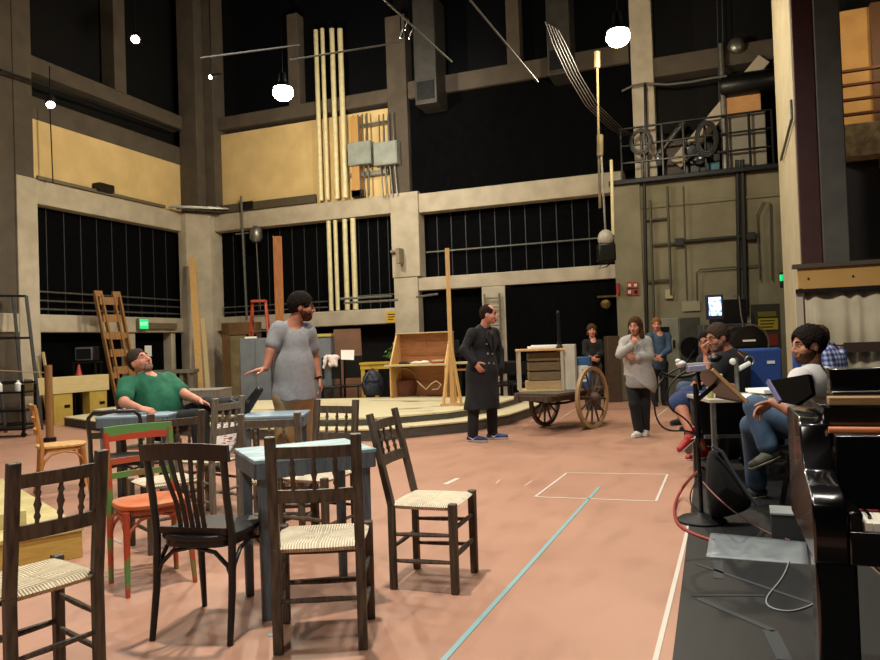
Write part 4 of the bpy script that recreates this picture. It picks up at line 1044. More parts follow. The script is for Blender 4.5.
# clutter on the main beams: coiled steel, rail
rs = thing('beam_rail', 'dim metal rail and netting lying along the main beam', 'rail', (0, 0, 0))
MB().lo((-11.9, YB-.06, 4.83), (-8.9, YB, 5.03)).build('mesh_strip', mat('dark_ribbed_metal', '#5a503c', '#3d372b', rough=.7, scale=40, stretch=(6, 1, 1), lo=.45, hi=.55), rs)
MB().lo((-11.1, YB-.08, 4.84), (-10.7, YB-.06, 5.05)).build('black_patch', blackmetal, rs)
bl = thing('bundled_pipes', 'shiny bundle of pipes heaped on the beam at the room corner', 'pipes', (0, 0, 0))
for i in range(9):
    a_ = Vector((-12.4, 14.2+.09*i, 4.88+.03*(i % 3))); MB().tube([a_, (-11.4-.1*(i % 4), 15.05+.05*i, 4.87+.035*(i % 3))], .02, n=6).build('pipe', steel, bl, smooth=True)
lr = thing('wall_rail', 'thin grey rail along the top of the left wall beam', 'rail', (0, 0, 0)); MB().lo((XL-.02, 10.6, 4.86), (XL+.02, 14.2, 4.93)).build('rail', mat('dull_rail', '#6b6250', rough=.6, metal=.3), lr)
v = onX(104, 191, XL+.02); t = thing('wall_speaker', 'black loudspeaker perched on the left wall beam', 'speaker', (v.x, v.y, 4.90), rot(-90))
MB().box((0, 0, .09), (.42, .2, .17), Matrix.Rotation(.0, 3, 'X')).build('cabinet', blackmetal, t, bevel=.01); MB().lo((-.16, -.02, -.0), (.16, .02, .01)).build('bracket', steel, t)
a_, b_ = onX(50, 110, -12.3), onX(53, 183, -12.3); leaf('lamp_pole', MB().tube([a_, b_], .012, n=6), blackmetal, 'thin black pole rising from the left wall beam to a spotlight', 'pole', (0, 0, 0), 0)
# horizontal battens over the left wall band and upper truss rods
leaf('lighting_rail', MB().tube([onX(0, 70, -12.2), onX(180, 131, -12.2)], .03, n=6), darksteel, 'dark lighting rail running along the upper left wall', 'rail', (0, 0, 0), 0)
# dark wall pipes across the lower panels
for z, lb in ((2.62, 'upper thin pipe across the left wall panel'), (2.44, 'middle thin pipe across the left wall panel'), (2.27, 'lowest thin pipe across the left wall panel')):
    o = MB().tube([(XL-.15, 10.6, z), (XL-.15, 14.8, z)], .018, n=6).build('thin_pipe', steel, smooth=True); tag(o, lb, 'pipe')
for z, lb in ((2.42, 'upper thin pipe across the back wall panel'), (2.28, 'lower thin pipe across the back wall panel')):
    o = MB().tube([(-11.9, YB+.2, z), (-8.8, YB+.2, z)], .016, n=6).build('thin_pipe', steel, smooth=True); tag(o, lb, 'pipe')
o = MB().tube([(-8.2, YB+.2, 2.5), (-6.95, YB+.2, 2.5)], .016, n=6).build('thin_pipe', steel, smooth=True); tag(o, 'short thin pipe between the cream pipes and the pillar', 'pipe')
o = MB().tube([(-6.15, YB+.2, 3.42), (-1.9, YB+.2, 3.42)], .02, n=6).build('thin_pipe', steel, smooth=True); tag(o, 'long thin pipe across the panel right of the pillar', 'pipe')
for i, (x0, x1, y0) in enumerate(((416, 438, 297), (344, 398, 303), (340, 392, 299))):
    a_, b_ = W(x0, y0, 14.2), W(x1, y0-3, 14.2); o = MB().tube([a_, b_], .022, n=6).build('scaffold_tube', steel, smooth=True); tag(o, ('scaffold tube poking out right of the pillar', 'lower scaffold tube left of the pillar', 'upper scaffold tube left of the pillar')[i], 'pipe')
# hanging rod and pendant ballast on the back wall left
a_, b_ = onY(241, 196, YB-.15), onY(247, 320, YB-.15); leaf('hanging_rod', MB().tube([a_, b_], .03, n=8).tube([a_+Vector((-.2, 0, -.95)), a_+Vector((.2, 0, -.95))], .02, n=6), steel, 'long steel rod hanging before the left back-wall panel', 'rod', (0, 0, 0), 0)
a_, b_ = onY(255, 240, YB-.1), onY(258, 315, YB-.1); t = thing('hanging_lantern', 'grey lantern hung under the beam beside the steel rod', 'lamp', onY(256, 234, YB-.15)); MB().lathe([(.1, -.2), (.16, -.1), (.15, .1), (.06, .2)], n=14).build('lantern_body', steel, t, smooth=True); MB().tube([(0, 0, -.2), (.06, 0, -1.9)], .012, n=6).build('cable', steel, t)
leaf('small_camera', MB().lo((-.25, -.05, 0), (.0, .05, .05)).lo((-.04, -.22, -.28), (.05, .05, .07)), mat('taupe_metal', '#80765f', rough=.6), 'taupe bracket camera on the concrete pillar', 'camera', onY(401, 252, YB-.10), 0)
# danger plate on the beam
t = thing('warning_plate', 'small yellow plate on the lower beam beside the pillar', 'sign', onY(392, 317, YB-.02)); MB().lo((-.14, -.01, -.13), (.14, 0, .13)).build('plate', mat('sign_yellow', '#c9a227', rough=.5), t)
for k in range(3): MB().lo((-.10, -.013, .05-.06*k), (.10-.03*k, -.01, .075-.06*k)).build('printed_line', mat('sign_black', '#1c1a14'), t)
# wall ladder on the short pillar
t = thing('wall_ladder', 'narrow steel ladder fixed to the short pillar behind the coated man', 'ladder', (-4.52, YB-.08, 0))
for s_ in (-1, 1): MB().tube([(s_*.17, 0, .3), (s_*.17, 0, 2.35)], .022, n=8).build('ladder_rail', mat('ladder_grey', '#77735f', rough=.5, metal=.3), t)
for k in range(10): MB().tube([(-.17, 0, .45+.2*k), (.17, 0, .45+.2*k)], .016, n=6).build('rung', mat('ladder_grey', '#77735f'), t)
# exit sign on the left wall
v = onX(143, 324, XL+.08); t = thing('exit_sign', 'glowing green exit sign on the left wall beam', 'sign', v, rot(90))
eg = mat('exit_green', '#1fbf6b', emit=.9, ecol='#22d67a'); MB().lo((-.15, -.03, -.13), (.15, .06, .13)).build('housing', steel, t, bevel=.01); MB().lo((-.135, -.035, -.115), (.135, -.03, .115)).build('lit_face', eg, t)
text_mesh('lettering', 'EXIT', .115, mat('exit_white', '#d8ffe8', emit=1.0, ecol='#b8ffd8'), face_frame((0, -.037, 0), (1, 0, 0), (0, 0, 1)), t)
v = onX(162, 326, XL+.05); leaf('beam_plate', MB().lo((-.5, -.02, -.07), (.5, .02, .07)), mat('brown_plate', '#6a5c44'), 'long brown plate on the beam right of the exit sign', 'plate', v, rot(90))
v = onX(148, 351, XL-.2); leaf('wall_notice', MB().lo((-.11, -.01, -.13), (.11, .0, .13)), paper, 'white notice on the dark doorway below the exit sign', 'notice', v, rot(90))
# leaning truss ladders (brown)
def truss(label, pxb, pxt, pyt, db, dt, w=.36, n=6, m=oak):
    a_, b_ = FL(pxb, db), W(pxt, pyt, dt); t = thing('leaning_truss', label, 'ladder', a_); d = b_-a_; R_ = Vector((math.cos(rot(80)), math.sin(rot(80)), 0))
    for s_ in (-1, 1):
        for q in (-.07, .07): MB().bar(R_*(s_*w/2+q), d+R_*(s_*w/2+q), .045, .07, up=(1, 0, 0)).build('rail', m, t)
        for f_ in (0, .33, .66, 1.): MB().bar(d*f_+R_*(s_*w/2-.09), d*f_+R_*(s_*w/2+.09), .05, .12, up=d).build('block', m, t)
    for k in range(n): f_ = (k+.6)/n; MB().bar(d*f_-R_*w/2, d*f_+R_*w/2, .04, .16, up=d).build('rung', m, t)
    return t
truss('tall brown wooden truss ladder leaning on the left wall behind the man in green', 131, 107, 294, 15.5, 15.25, .42, 7, m=truss_wood)
a_, b_ = W(201, 395, 17.0), W(192, 258, 17.9)
t = thing('long_plank', 'tallest rough plank leaning in the corner of the walls', 'plank', (a_.x, a_.y, 0)); MB().bar((0, 0, 0), b_-Vector((a_.x, a_.y, 0)), .16, .05, up=(.3, -1, 0)).build('plank', pine, t)
a_, b_ = W(209, 395, 16.9), W(203, 318, 17.6); t = thing('long_plank', 'shorter pale plank beside the tallest one in the corner', 'plank', (a_.x, a_.y, 0)); MB().bar((0, 0, 0), b_-Vector((a_.x, a_.y, 0)), .10, .04, up=(.3, -1, 0)).build('plank', pine_light, t)
# workbench of heavy pine beams at left
a_ = FL(40, 13.5); b_ = FL(104, 14.75)
d_ = (b_-a_); L_ = d_.length; t = thing('timber_workbench', 'long pale timber beam on two yellow boxes at the far left', 'workbench', a_, math.atan2(d_.y, d_.x))
MB().lo((-.2, -.12, .58), (L_+.05, .14, .90)).build('beam', pine_light, t, bevel=.008)
for f_ in (.30, .86):
    bx = MB().lo((L_*f_-.2, -.1, .0), (L_*f_+.2, .12, .58)).build('support_box', mat('yellow_box_paint', '#b59b48', '#a68d3e', rough=.6), t, bevel=.006)
    MB().lo((L_*f_+.02, -.105, .3), (L_*f_+.14, -.1, .36)).build('hand_hole', black_paint, bx)
v = FL(50, 11.0); zt = W(49, 365, 11.0).z; t = thing('rope_post', 'stout brown post with a thin rope strung to it', 'post', (v.x, v.y, 0), YAW)
MB().tube([(0, 0, 0), (0, 0, zt)], .055, n=12).build('post', truss_wood, t, smooth=True); MB().lathe([(.09, 0), (.09, .06), (.068, .07)], n=12).build('foot', darksteel, t); MB().tube([(0, 0, zt-.12), (-1.0, .2, zt-.05), (-2, .4, zt+.05)], .008, n=5).build('rope', mat("pale_rope", "#b99d7c", rough=.8), t)
for i, (px, py) in enumerate(((47, 357), (41, 359))):
    a_ = FL(px+8, 14.2); b_ = W(px-4, 352+4*i, 14.2); t = thing('pine_slat', ('longer pine slat leaning behind the timber workbench', 'shorter pine slat leaning by the left concrete pier')[i], 'slat', a_); MB().bar((0, 0, 0), b_-a_, .08, .03).build('slat', pine_light, t)
# television on a stand
v = W(83.5, 354, 14.7); t = thing('television', 'old boxy grey television before the dark left bay', 'television', v, YAW)
MB().lo((-.19, .02, -.15), (.19, .3, .15)).build('case', darksteel, t, bevel=.02); MB().lo((-.175, .0, -.13), (.175, .02, .13)).build('bezel', mat('silver_grey', '#6d7076', rough=.4, metal=.4), t, bevel=.01); MB().lo((-.15, -.006, -.105), (.15, 0, .105)).build('screen', mat('dark_screen', '#15181b', rough=.15), t)
t = thing('television_stand', 'dark stand holding the old television', 'stand', (v.x, v.y, 0), YAW); MB().lo((-.25, .0, v.z-.19), (.25, .3, v.z-.155)).build('shelf', blackmetal, t)
for x in (-.22, .22):
    for y in (.03, .27): MB().lo((x-.015, y-.015, 0), (x+.015, y+.015, v.z-.19)).build('leg', blackmetal, t)
o = MB().lathe([(.07, 0), (.05, .05), (.02, .2), (.012, .22)], n=12).build('red_cone', mat('red_plastic', '#a3382a', rough=.5), smooth=True); q = W(79, 375, 14.3); o.location = (q.x, q.y, .905); tag(o, 'small red cone standing on the timber workbench below the old television', 'cone')
# black leaning racks by the left wall
for i, (xb, xt, d0) in enumerate(((8, -4, 12.9), (24, 9, 12.7))):
    a_, b_ = FL(xb, d0), W(xt, 296, d0+.5); t = thing('metal_rack', ('black metal rack leaning at the very left edge', 'black metal rack leaning against the left concrete pier')[i], 'rack', a_); d = b_-a_; R_ = Vector((.6, .8, 0))*.55
    for s_ in (-.5, .5): MB().bar(R_*s_, d+R_*s_, .05, .04).build('rail', blackmetal, t)
    for f_ in (.05, .35, .68, 1.): MB().bar(d*f_-R_*.5, d*f_+R_*.5, .04, .04).build('rung', blackmetal, t)
v = FL(6, 11.9); t = thing('black_trolley', 'low black trolley with bottles at the left edge', 'trolley', (v.x, v.y, 0), YAW)
for z in (.12, .42, .72): MB().lo((-.42, -.2, z), (.42, .2, z+.03)).build('shelf', blackmetal, t)
for x in (-.4, .4):
    for y in (-.18, .18):
        MB().lo((x-.02, y-.02, .05), (x+.02, y+.02, .86)).build('upright', blackmetal, t); MB().lathe([(.04, -.015), (.05, 0), (.04, .015)], c=(x, y, .05), R=Matrix.Rotation(PI/2, 3, 'X'), n=12).build('caster', blackmetal, t)
for i, x in enumerate((-.1, .22)):
    o = MB().lathe([(.05, 0), (.055, .02), (.05, .12), (.02, .15), (.02, .18)], n=12).build('white_bottle', paper, smooth=True); p_ = Matrix.Rotation(YAW, 3, 'Z') @ Vector((x, 0, .75)); o.location = Vector((v.x, v.y, 0))+p_; tag(o, ('white bottle on the black trolley, left one', 'white bottle on the black trolley, right one')[i], 'bottle')
o = MB().lathe([(.12, 0), (.12, .015), (.05, .02), (.02, .09)], n=14).build('orange_cone', mat('orange_plastic', '#d4532a', rough=.5), smooth=True); v = G(4, 431); o.location = v; tag(o, 'little orange marker cone on the floor at the left edge', 'cone')
# bench under the exit sign
v = FL(180, 16.6); t = thing('wall_bench', 'grey timber bench below the leaning planks', 'bench', (v.x, v.y, 0), YAW); MB().lo((-.6, -.2, .82), (.4, .2, .9)).build('bench_top', grey_wood, t)
for x in (-.5, .1, .34): MB().lo((x-.04, -.15, 0), (x+.04, .15, .82)).build('leg', grey_wood, t)

# ------------------------------------------------ projecting block: conduits, signs
con = mat('conduit_grey', '#4a4638', rough=.6, metal=.2); conb = mat('black_conduit', '#141412', rough=.6)
def wallrun(label, pts, r_=.022, m=con):
    o = MB().tube([onY(x, y, BY-.06) for x, y in pts], r_, n=6).build('wall_conduit', m, smooth=True); return tag(o, label, 'conduit')
wallrun('left of two thick black conduits running down the block wall', [(737, 160), (739, 300)], .035, conb)
wallrun('right of two thick black conduits running down the block wall', [(742, 160), (746, 315)], .045, conb)
wallrun('dark conduit at the corner of the block pillar', [(644, 180), (647, 330)], .03, conb)
wallrun('vertical grey conduit of the block nearest the pillar', [(650, 200), (654, 318)])
wallrun('vertical grey conduit of the block with side arms', [(667, 186), (671, 295)])
wallrun('thin vertical conduit at the middle of the block', [(683, 186), (687, 300)], .012)
wallrun('short horizontal conduit high on the block', [(646, 220), (668, 218)])
wallrun('short horizontal conduit low on the block', [(648, 281.5), (670, 279.5)])
wallrun('long dark horizontal conduit across the block', [(678, 242), (757, 235)], .03, conb)
wallrun('bent thin conduit turning on the block wall', [(697, 300), (696.5, 273), (700, 269.5), (760, 265)], .014)
wallrun('arched conduit at the right of the block', [(760, 280), (757, 215), (763, 202), (770, 203), (772, 280)], .014)
wallrun('short horizontal conduit in the middle of the block', [(653, 245), (676, 243)])
for i, (x, y) in enumerate(((679.5, 242), (751, 236))): leaf('conduit_box', MB().lo((-.08, -.06, -.07), (.08, .05, .07)), conb, ('black conduit box near the middle of the block', 'black conduit box near the paired conduits')[i], 'box', onY(x, y, BY-.05), 0)
leaf('light_switch', MB().lo((-.07, -.03, -.09), (.07, .05, .09)), mat('beige_plastic', '#a39a7a'), 'beige wall switch on the block behind the two women', 'switch', onY(669, 294, BY-.03), 0)
redm = mat('sign_red', '#8e2a22', rough=.5)
for i, (x, y) in enumerate(((629.5, 285), (635.5, 285), (629.5, 292), (636, 292))):
    t = thing('red_notice', ('red fire notice, upper left of four on the block pillar', 'red fire notice, upper right of four on the block pillar', 'red fire notice, lower left of four on the block pillar', 'red fire notice, lower right of four on the block pillar')[i], 'sign', onY(x, y, BY-.10))
    MB().lo((-.055, -.008, -.06), (.055, 0, .06)).build('plate', redm, t); MB().lo((-.03, -.011, -.03), (.03, -.008, .025 if i < 2 else .035)).build('pictogram', mat('sign_pale', '#cdbfb2') if i != 3 else blackmetal, t)
t = thing('red_hose_sign', 'red sign facing sideways above the brass bell', 'sign', onY(618, 289, BY-.12)); MB().lo((-.02, -.13, -.11), (.03, .1, .11)).build('plate', redm, t); MB().lo((-.025, -.05, -.06), (-.02, .03, .06)).build('mark', paper, t)
leaf('brass_bell', MB().lathe([(.02, .06), (.09, .04), (.12, -.02), (.12, -.03)], R=Matrix.Rotation(PI/2, 3, 'X'), n=18), mat('dull_brass', '#6d5c34', rough=.4, metal=.7), 'dull brass alarm bell on the black panel edge', 'bell', onY(606, 304, YB-.1), 0, smooth=True)
leaf('bell_shelf', MB().lo((-.25, -.1, -.02), (.28, .05, .02)), mat('dull_brass', '#6d5c34'), 'narrow metal shelf above the alarm bell', 'shelf', onY(610, 296.5, YB-.1), 0)
# brown locker strip behind the woman
v = FL(617, 14.3); leaf('narrow_locker', MB().lo((-.15, 0, 0), (.10, .3, 1.32)), mat('brown_locker', '#4b3a2b', '#403124', rough=.6), 'narrow brown locker behind the woman in the cardigan', 'locker', (v.x, v.y, 0), YAW, bevel=.01)
# electrical cabinets
def ecab(label, px, d, w, h, m, z0=0.):
    v = FL(px, d); t = thing('equipment_cabinet', label, 'cabinet', (v.x, v.y, z0), YAW-.1); MB().lo((-w/2, 0, 0), (w/2, .4, h)).build('body', m, t, bevel=.012); return t
gg = mat('grey_green_enamel', '#85877a', '#7a7c6f', rough=.5)
t = ecab('pale control cabinet with dark meters behind the person in denim', 671, 13.75, .40, 1.62, gg)
for z in (1.38, 1.12): MB().lo((-.17, -.02, z-.07), (.02, 0, z+.08)).build('meter', blackmetal, t)
MB().lo((.08, -.02, 1.05), (.12, 0, 1.2)).build('handle', blackmetal, t)
t = ecab('dark grey cabinet with a round black fan', 693, 13.65, .40, 1.62, mat('dark_grey_enamel', '#45463f', '#3d3e38', rough=.5))
MB().lathe([(.16, -.05), (.2, -.03), (.2, 0)], c=(0, -.03, 1.05), R=Matrix.Rotation(PI/2, 3, 'X'), n=20).build('fan', blackmetal, t, smooth=True); MB().lathe([(.06, -.05), (.07, -.02)], c=(-.17, -.02, 1.1), R=Matrix.Rotation(PI/2, 3, 'X'), n=14).build('lens', steel, t, smooth=True)
MB().tube([(.05, -.1, 1.0), (-.1, -.14, .8), (.05, -.1, .65), (.12, -.08, .9)], .02, n=6).build('cable', blackmetal, t, smooth=True)
t = ecab('tall dark equipment rack carrying the lit monitor', 730, 12.4, .78, 1.46, mat('rack_grey', '#3f3e42', '#37363a', rough=.5))
MB().lo((-.02, -.01, .95), (.37, 0, 1.4)).build('panel', mat('rack_panel', '#57555c', rough=.5), t); MB().lo((.12, -.012, 1.28), (.2, -.01, 1.3)).build('slot', blackmetal, t)
v = W(715, 307, 11.7); t = thing('monitor', 'bright blue-white computer monitor on the equipment rack', 'monitor', v, YAW)
MB().lo((-.14, 0, -.2), (.14, .05, .2)).build('bezel', mat('monitor_navy', '#1c2440', rough=.4), t, bevel=.008)
def screen_mat():
    M = mat('lit_screen', '#bfe0ff', emit=1.9, ecol='#8fc8ff'); nt = M.node_tree; b = nt.nodes['Principled BSDF']; tc = nt.nodes['Texture Coordinate'] if 'Texture Coordinate' in nt.nodes else nt.nodes.new('ShaderNodeTexCoord')
    nz = nt.nodes.new('ShaderNodeTexNoise'); nz.inputs['Scale'].default_value = 16; cr = nt.nodes.new('ShaderNodeValToRGB'); cr.color_ramp.elements[0].position = .38; cr.color_ramp.elements[1].position = .55
    cr.color_ramp.elements[0].color = lin('#1d5fa8'); cr.color_ramp.elements[1].color = lin('#e6f6ff'); L = nt.links.new; L(tc.outputs['Object'], nz.inputs['Vector']); L(nz.outputs['Fac'], cr.inputs['Fac']); L(cr.outputs['Color'], b.inputs['Emission Color']); return M
MB().lo((-.10, -.006, -.14), (.10, 0, .16)).build('screen', screen_mat(), t); MB().lo((-.03, .05, -.16), (.03, .1, .1)).build('stand', blackmetal, t)
leaf('dark_crt', MB().lo((-.26, 0, 0), (.26, .4, .42)), darksteel, 'dark boxy unit beside the lit monitor on the rack', 'equipment', (FL(735, 12.4).x+.02, FL(735, 12.4).y+.02, 1.46), YAW, bevel=.015)
o = MB().tube([W(x, y, 11.9) for x, y in ((733, 296), (739, 296), (741, 315), (743, 324), (742, 330))], .012, n=6).build('gooseneck_lamp', steel, smooth=True); tag(o, 'thin bent metal arm above the dark equipment', 'lamp arm')
t = thing('mixing_unit', 'black dome-shaped equipment right of the rack', 'equipment', FL(752, 11.6), YAW); MB().lo((-.3, 0, 0), (.3, .4, 1.1)).build('case', blackmetal, t, bevel=.02); MB().lathe([(.28, -.2), (.28, .2)], c=(.02, .2, 1.12), R=Matrix.Rotation(PI/2, 3, 'X'), n=24).build('dome', blackmetal, t, smooth=True); MB().tube([(.02+.3*math.cos(q), -.01, 1.12+.3*math.sin(q)) for q in np.linspace(-.3, 1.8, 10)], .015, n=6).build('trim', steel, t, smooth=True)
MB().lo((-.1, -.02, 1.15), (.1, 0, 1.18)).build('label_strip', paper, t)
# danger sign
v = W(768, 324, 12.6); t = thing('danger_sign', 'worn yellow warning sign on a dark board by the pier', 'sign', v, YAW)
MB().lo((-.28, .0, -.45), (.22, .03, .35)).build('board', mat('dark_board', '#33342c', rough=.7), t); MB().lo((-.17, -.01, -.1), (.17, 0, .1)).build('yellow_plate', mat('sign_yellow_dull', '#a8962a', rough=.6), t); MB().lo((-.17, -.01, .13), (.15, 0, .22)).build('upper_plate', mat('olive_plate', '#6f6a2c'), t)
MB().lo((-.14, -.01, -.38), (.16, 0, -.18)).build('red_plate', mat('dull_red', '#7c2f22'), t)
for k in range(3): MB().lo((-.14, -.013, .05-.055*k), (.12-.02*k, -.01, .068-.055*k)).build('printed_line', mat('sign_black', '#1c1a14'), t)
t = thing('sign_post', 'dark post carrying the worn yellow warning sign', 'post', (v.x, v.y+.05, 0), YAW); MB().lo((-.25, 0, 0), (.2, .06, v.z-.45)).build('post', mat('dark_board', '#33342c'), t)
v = W(784, 279, 11.6); t = thing('green_light', 'black fitting with a green light on the pale pier', 'light', v, YAW); MB().lo((-.03, -.05, -.14), (.16, .1, .12)).build('body', blackmetal, t, bevel=.02); MB().lo((-.06, -.04, -.03), (-.03, .02, .07)).build('green_lens', eg, t)
# notice text on the block wall
leaf('paper_notice', MB().lo((-.17, -.01, -.10), (.17, 0, .10)), mat('olive_notice', '#8d8770', rough=.8), 'faint paper notice above the dark grey cabinet', 'notice', onY(691, 306, BY-.02), 0)

# ------------------------------------------------ gallery on the block: rail and stage equipment
GZ = 4.46
def gp(px, Y=BY-.02, z=GZ): v = onY(px, 170, Y); return Vector((v.x, Y, z))
t = thing('gallery_rail', 'black railing of the gallery above the concrete block', 'railing', (0, 0, 0))
P0, P1 = gp(622), gp(774)
for f_ in np.linspace(0, 1, 8): MB().tube([P0.lerp(P1, f_), P0.lerp(P1, f_)+Vector((0, 0, 1.05))], .025, n=6).build('baluster', blackmetal, t)
for z in (.35, .7, 1.05): MB().tube([P0+Vector((0, 0, z)), P1+Vector((0, 0, z))], .022, n=6).build('rail', blackmetal, t)
MB().tube([P0+Vector((0, 0, 1.05)), P0+Vector((0, .7, 1.05))], .022, n=6).build('rail', blackmetal, t)
def stagelight(label, px, dy, z, aim, r_=.14, ln=.4, yoke=True):
    p_ = gp(px, BY+.25+dy, GZ); t = thing('stage_light', label, 'stage light', (p_.x, p_.y, GZ)); q = Vector(aim).normalized().to_track_quat('-Z', 'Y').to_matrix(); c = Vector((0, 0, z))
    MB().lathe([(r_*.4, ln*.5), (r_*.9, ln*.42), (r_, 0), (r_*.85, -ln*.4), (r_*1.0, -ln*.5), (r_*.9, -ln*.48)], c=c, R=q, n=16).build('housing', blackmetal, t, smooth=True)
    MB().ell(c+q @ Vector((0, 0, -ln*.46)), (r_*.8, r_*.8, .03), R=q).build('lens', mat('lens_glass', '#4a5058', rough=.1, spec=.9), t, smooth=True)
    for s_ in (-1, 1): MB().bar((s_*(r_+.03), 0, 0), (s_*(r_+.03), 0, z+.05), .03, .02).build('yoke', darksteel, t)
    MB().lo((-r_-.1, -.14, 0), (r_+.1, .14, .04)).build('base', darksteel, t); return t
for i, (px, dy, z, aim) in enumerate(((664, .2, .45, (-.6, -1, -.2)), (690, .1, .55, (.3, -1, -.3)), (702, .2, .35, (-.2, -1, 0)), (716, .2, .6, (-.7, -.7, -.2)), (742, .2, .4, (.5, -1, .1)), (760, .2, .55, (-.4, -1, -.3)))):
    stagelight(('stage light on the gallery beside the wheel of cable', 'stage light on the gallery under the sloping brace', 'small stage light deeper on the gallery', 'stage light at the middle post of the gallery', 'stage light in front of the white tray on the gallery', 'stage light at the right end of the gallery')[i], px, dy, z, aim)
t = thing('cable_coil', 'black coil of cable hung on the gallery rail at its left', 'cable', gp(642, BY-.12, GZ+.72)); 
for k in range(3): MB().tube([(.21*math.cos(q)*(1-.1*k), -.02*k, .25*math.sin(q)*(1-.1*k)) for q in np.linspace(0, 2*PI, 21)[:-1]], .022, n=6, closed=True).build('loop', blackmetal, t, smooth=True)
t = thing('cable_coil', 'black coil of cable on the gallery rail below the brace', 'cable', gp(708, BY-.12, GZ+.62)); 
for k in range(3): MB().tube([(.2*math.cos(q)*(1-.12*k), -.02*k, .34*math.sin(q)*(1-.1*k)) for q in np.linspace(0, 2*PI, 21)[:-1]], .024, n=6, closed=True).build('loop', blackmetal, t, smooth=True)
for lb, px, dy, s3, m_ in (('brown case on the gallery behind the coil', 673, .2, (.42, .3, .75), mat('brown_case', '#40322a', rough=.6)), ('pale carton on the gallery left end', 650, .3, (.3, .3, .45), mat('pale_carton', '#b0a184', rough=.8)), ('turquoise box on the gallery floor', 713, .05, (.26, .2, .22), mat('turquoise_box', '#2e6a78', rough=.5)), ('dark red box at the right of the gallery', 756, .1, (.42, .25, .5), mat('dark_red_box', '#571f1c', rough=.5)), ('white equipment tray on the gallery', 745, .0, (.8, .25, 1.1), mat('dim_white_box', '#8a8578', rough=.6)), ('tan carton stacked high on the gallery', 744, .0, (.7, .25, .34), ply), ('black trunk on the gallery behind the stage lights', 697, .25, (.9, .35, .8), blackmetal)):
    p_ = gp(px, BY+.15+dy); o = MB().lo((-s3[0]/2, 0, 0), (s3[0]/2, s3[1], s3[2])).build('storage_box', m_, bevel=.012); o.location = p_+Vector((0, 0, 1.1 if 'carton stacked' in lb else 0)); tag(o, lb, 'box')
t = thing('duct_drum', 'big black drum lying over the boxes at the gallery end', 'drum', gp(752, BY+.15, GZ+1.66)); MB().lathe([(.20, -.5), (.22, -.45), (.22, .45), (.2, .5)], R=Matrix.Rotation(PI/2, 3, 'Y'), n=20).build('drum', blackmetal, t, smooth=True); MB().lathe([(.16, -.52), (.16, .52)], R=Matrix.Rotation(PI/2, 3, 'Y'), n=16).build('core', darksteel, t)
t = thing('gallery_mast', 'pale mast rising from the gallery railing', 'pole', gp(726, BY+.1)); MB().tube([(0, 0, 0), (0, 0, 2.5)], .05, n=8).build('mast', steel, t); MB().ell((.28, .1, 2.45), (.16, .1, .16), n=12).build('reel', steel, t, smooth=True)
a_, b_ = onY(655, 158, BY+.3), onY(684, 121, BY+.3); leaf('silver_tube', MB().tube([a_, b_], .05, n=8), mat('bright_steel', '#b9bcc2', rough=.25, metal=.9), 'shiny silver tube leaning on the gallery left of the brace', 'tube', (0, 0, 0), 0, smooth=True)
t = thing('slack_cable', 'slack cable strung above the gallery rail to a dark mast', 'cable', (0, 0, 0)); MB().tube([onY(x, y, BY) for x, y in ((622, 91), (632, 86), (645, 83.5), (668, 84.5), (690, 82), (712, 78), (727, 76))], .025, n=5).build('cable', mat('cable_grey', '#4b4b49'), t, smooth=True); MB().tube([onY(645, 83, BY), onY(647, 178, BY)], .03, n=6).build('mast', blackmetal, t)
# thin drops down the gallery
for i, x in enumerate((717, 722)): o = MB().tube([onY(x, 0, BY+.3), onY(x+3, 130, BY+.3)], .012, n=5).build('drop_line', mat('drop_line', '#2f3033'), smooth=True); tag(o, ('left thin drop line above the gallery', 'right thin drop line above the gallery')[i], 'line')
# leaning rod and bracket on pale pier
leaf('pier_rod', MB().tube([onX(781, 160, 1.03), onX(792, 118, 1.03), onX(791, 100, 1.03)], .018, n=6), steel, 'thin bent rod on the pale pier', 'rod', (0, 0, 0), 0, smooth=True)
# amber gallery railing at right
t = thing('stage_railing', 'rust-coloured railing of the amber-lit gallery at the right edge', 'railing', (0, 0, 0)); rr = mat('rust_rail', '#7a4a2a', rough=.6)
for z in (4.62, 4.85, 5.08, 5.3): MB().tube([(1.98, 12.7, z), (5, 12.7, z)], .03, n=6).build('rail', rr, t)
for x in (2.0, 2.75, 3.5, 4.25): MB().tube([(x, 12.7, 4.45), (x, 12.7, 5.32)], .03, n=6).build('baluster', rr, t)
leaf('amber_post', MB().lo((2.62, 13.45, 4.5), (2.78, 13.58, 6.6)), mat('brown_post', '#5c3c22'), 'dark brown post before the amber-lit wall', 'post', (0, 0, 0), 0)

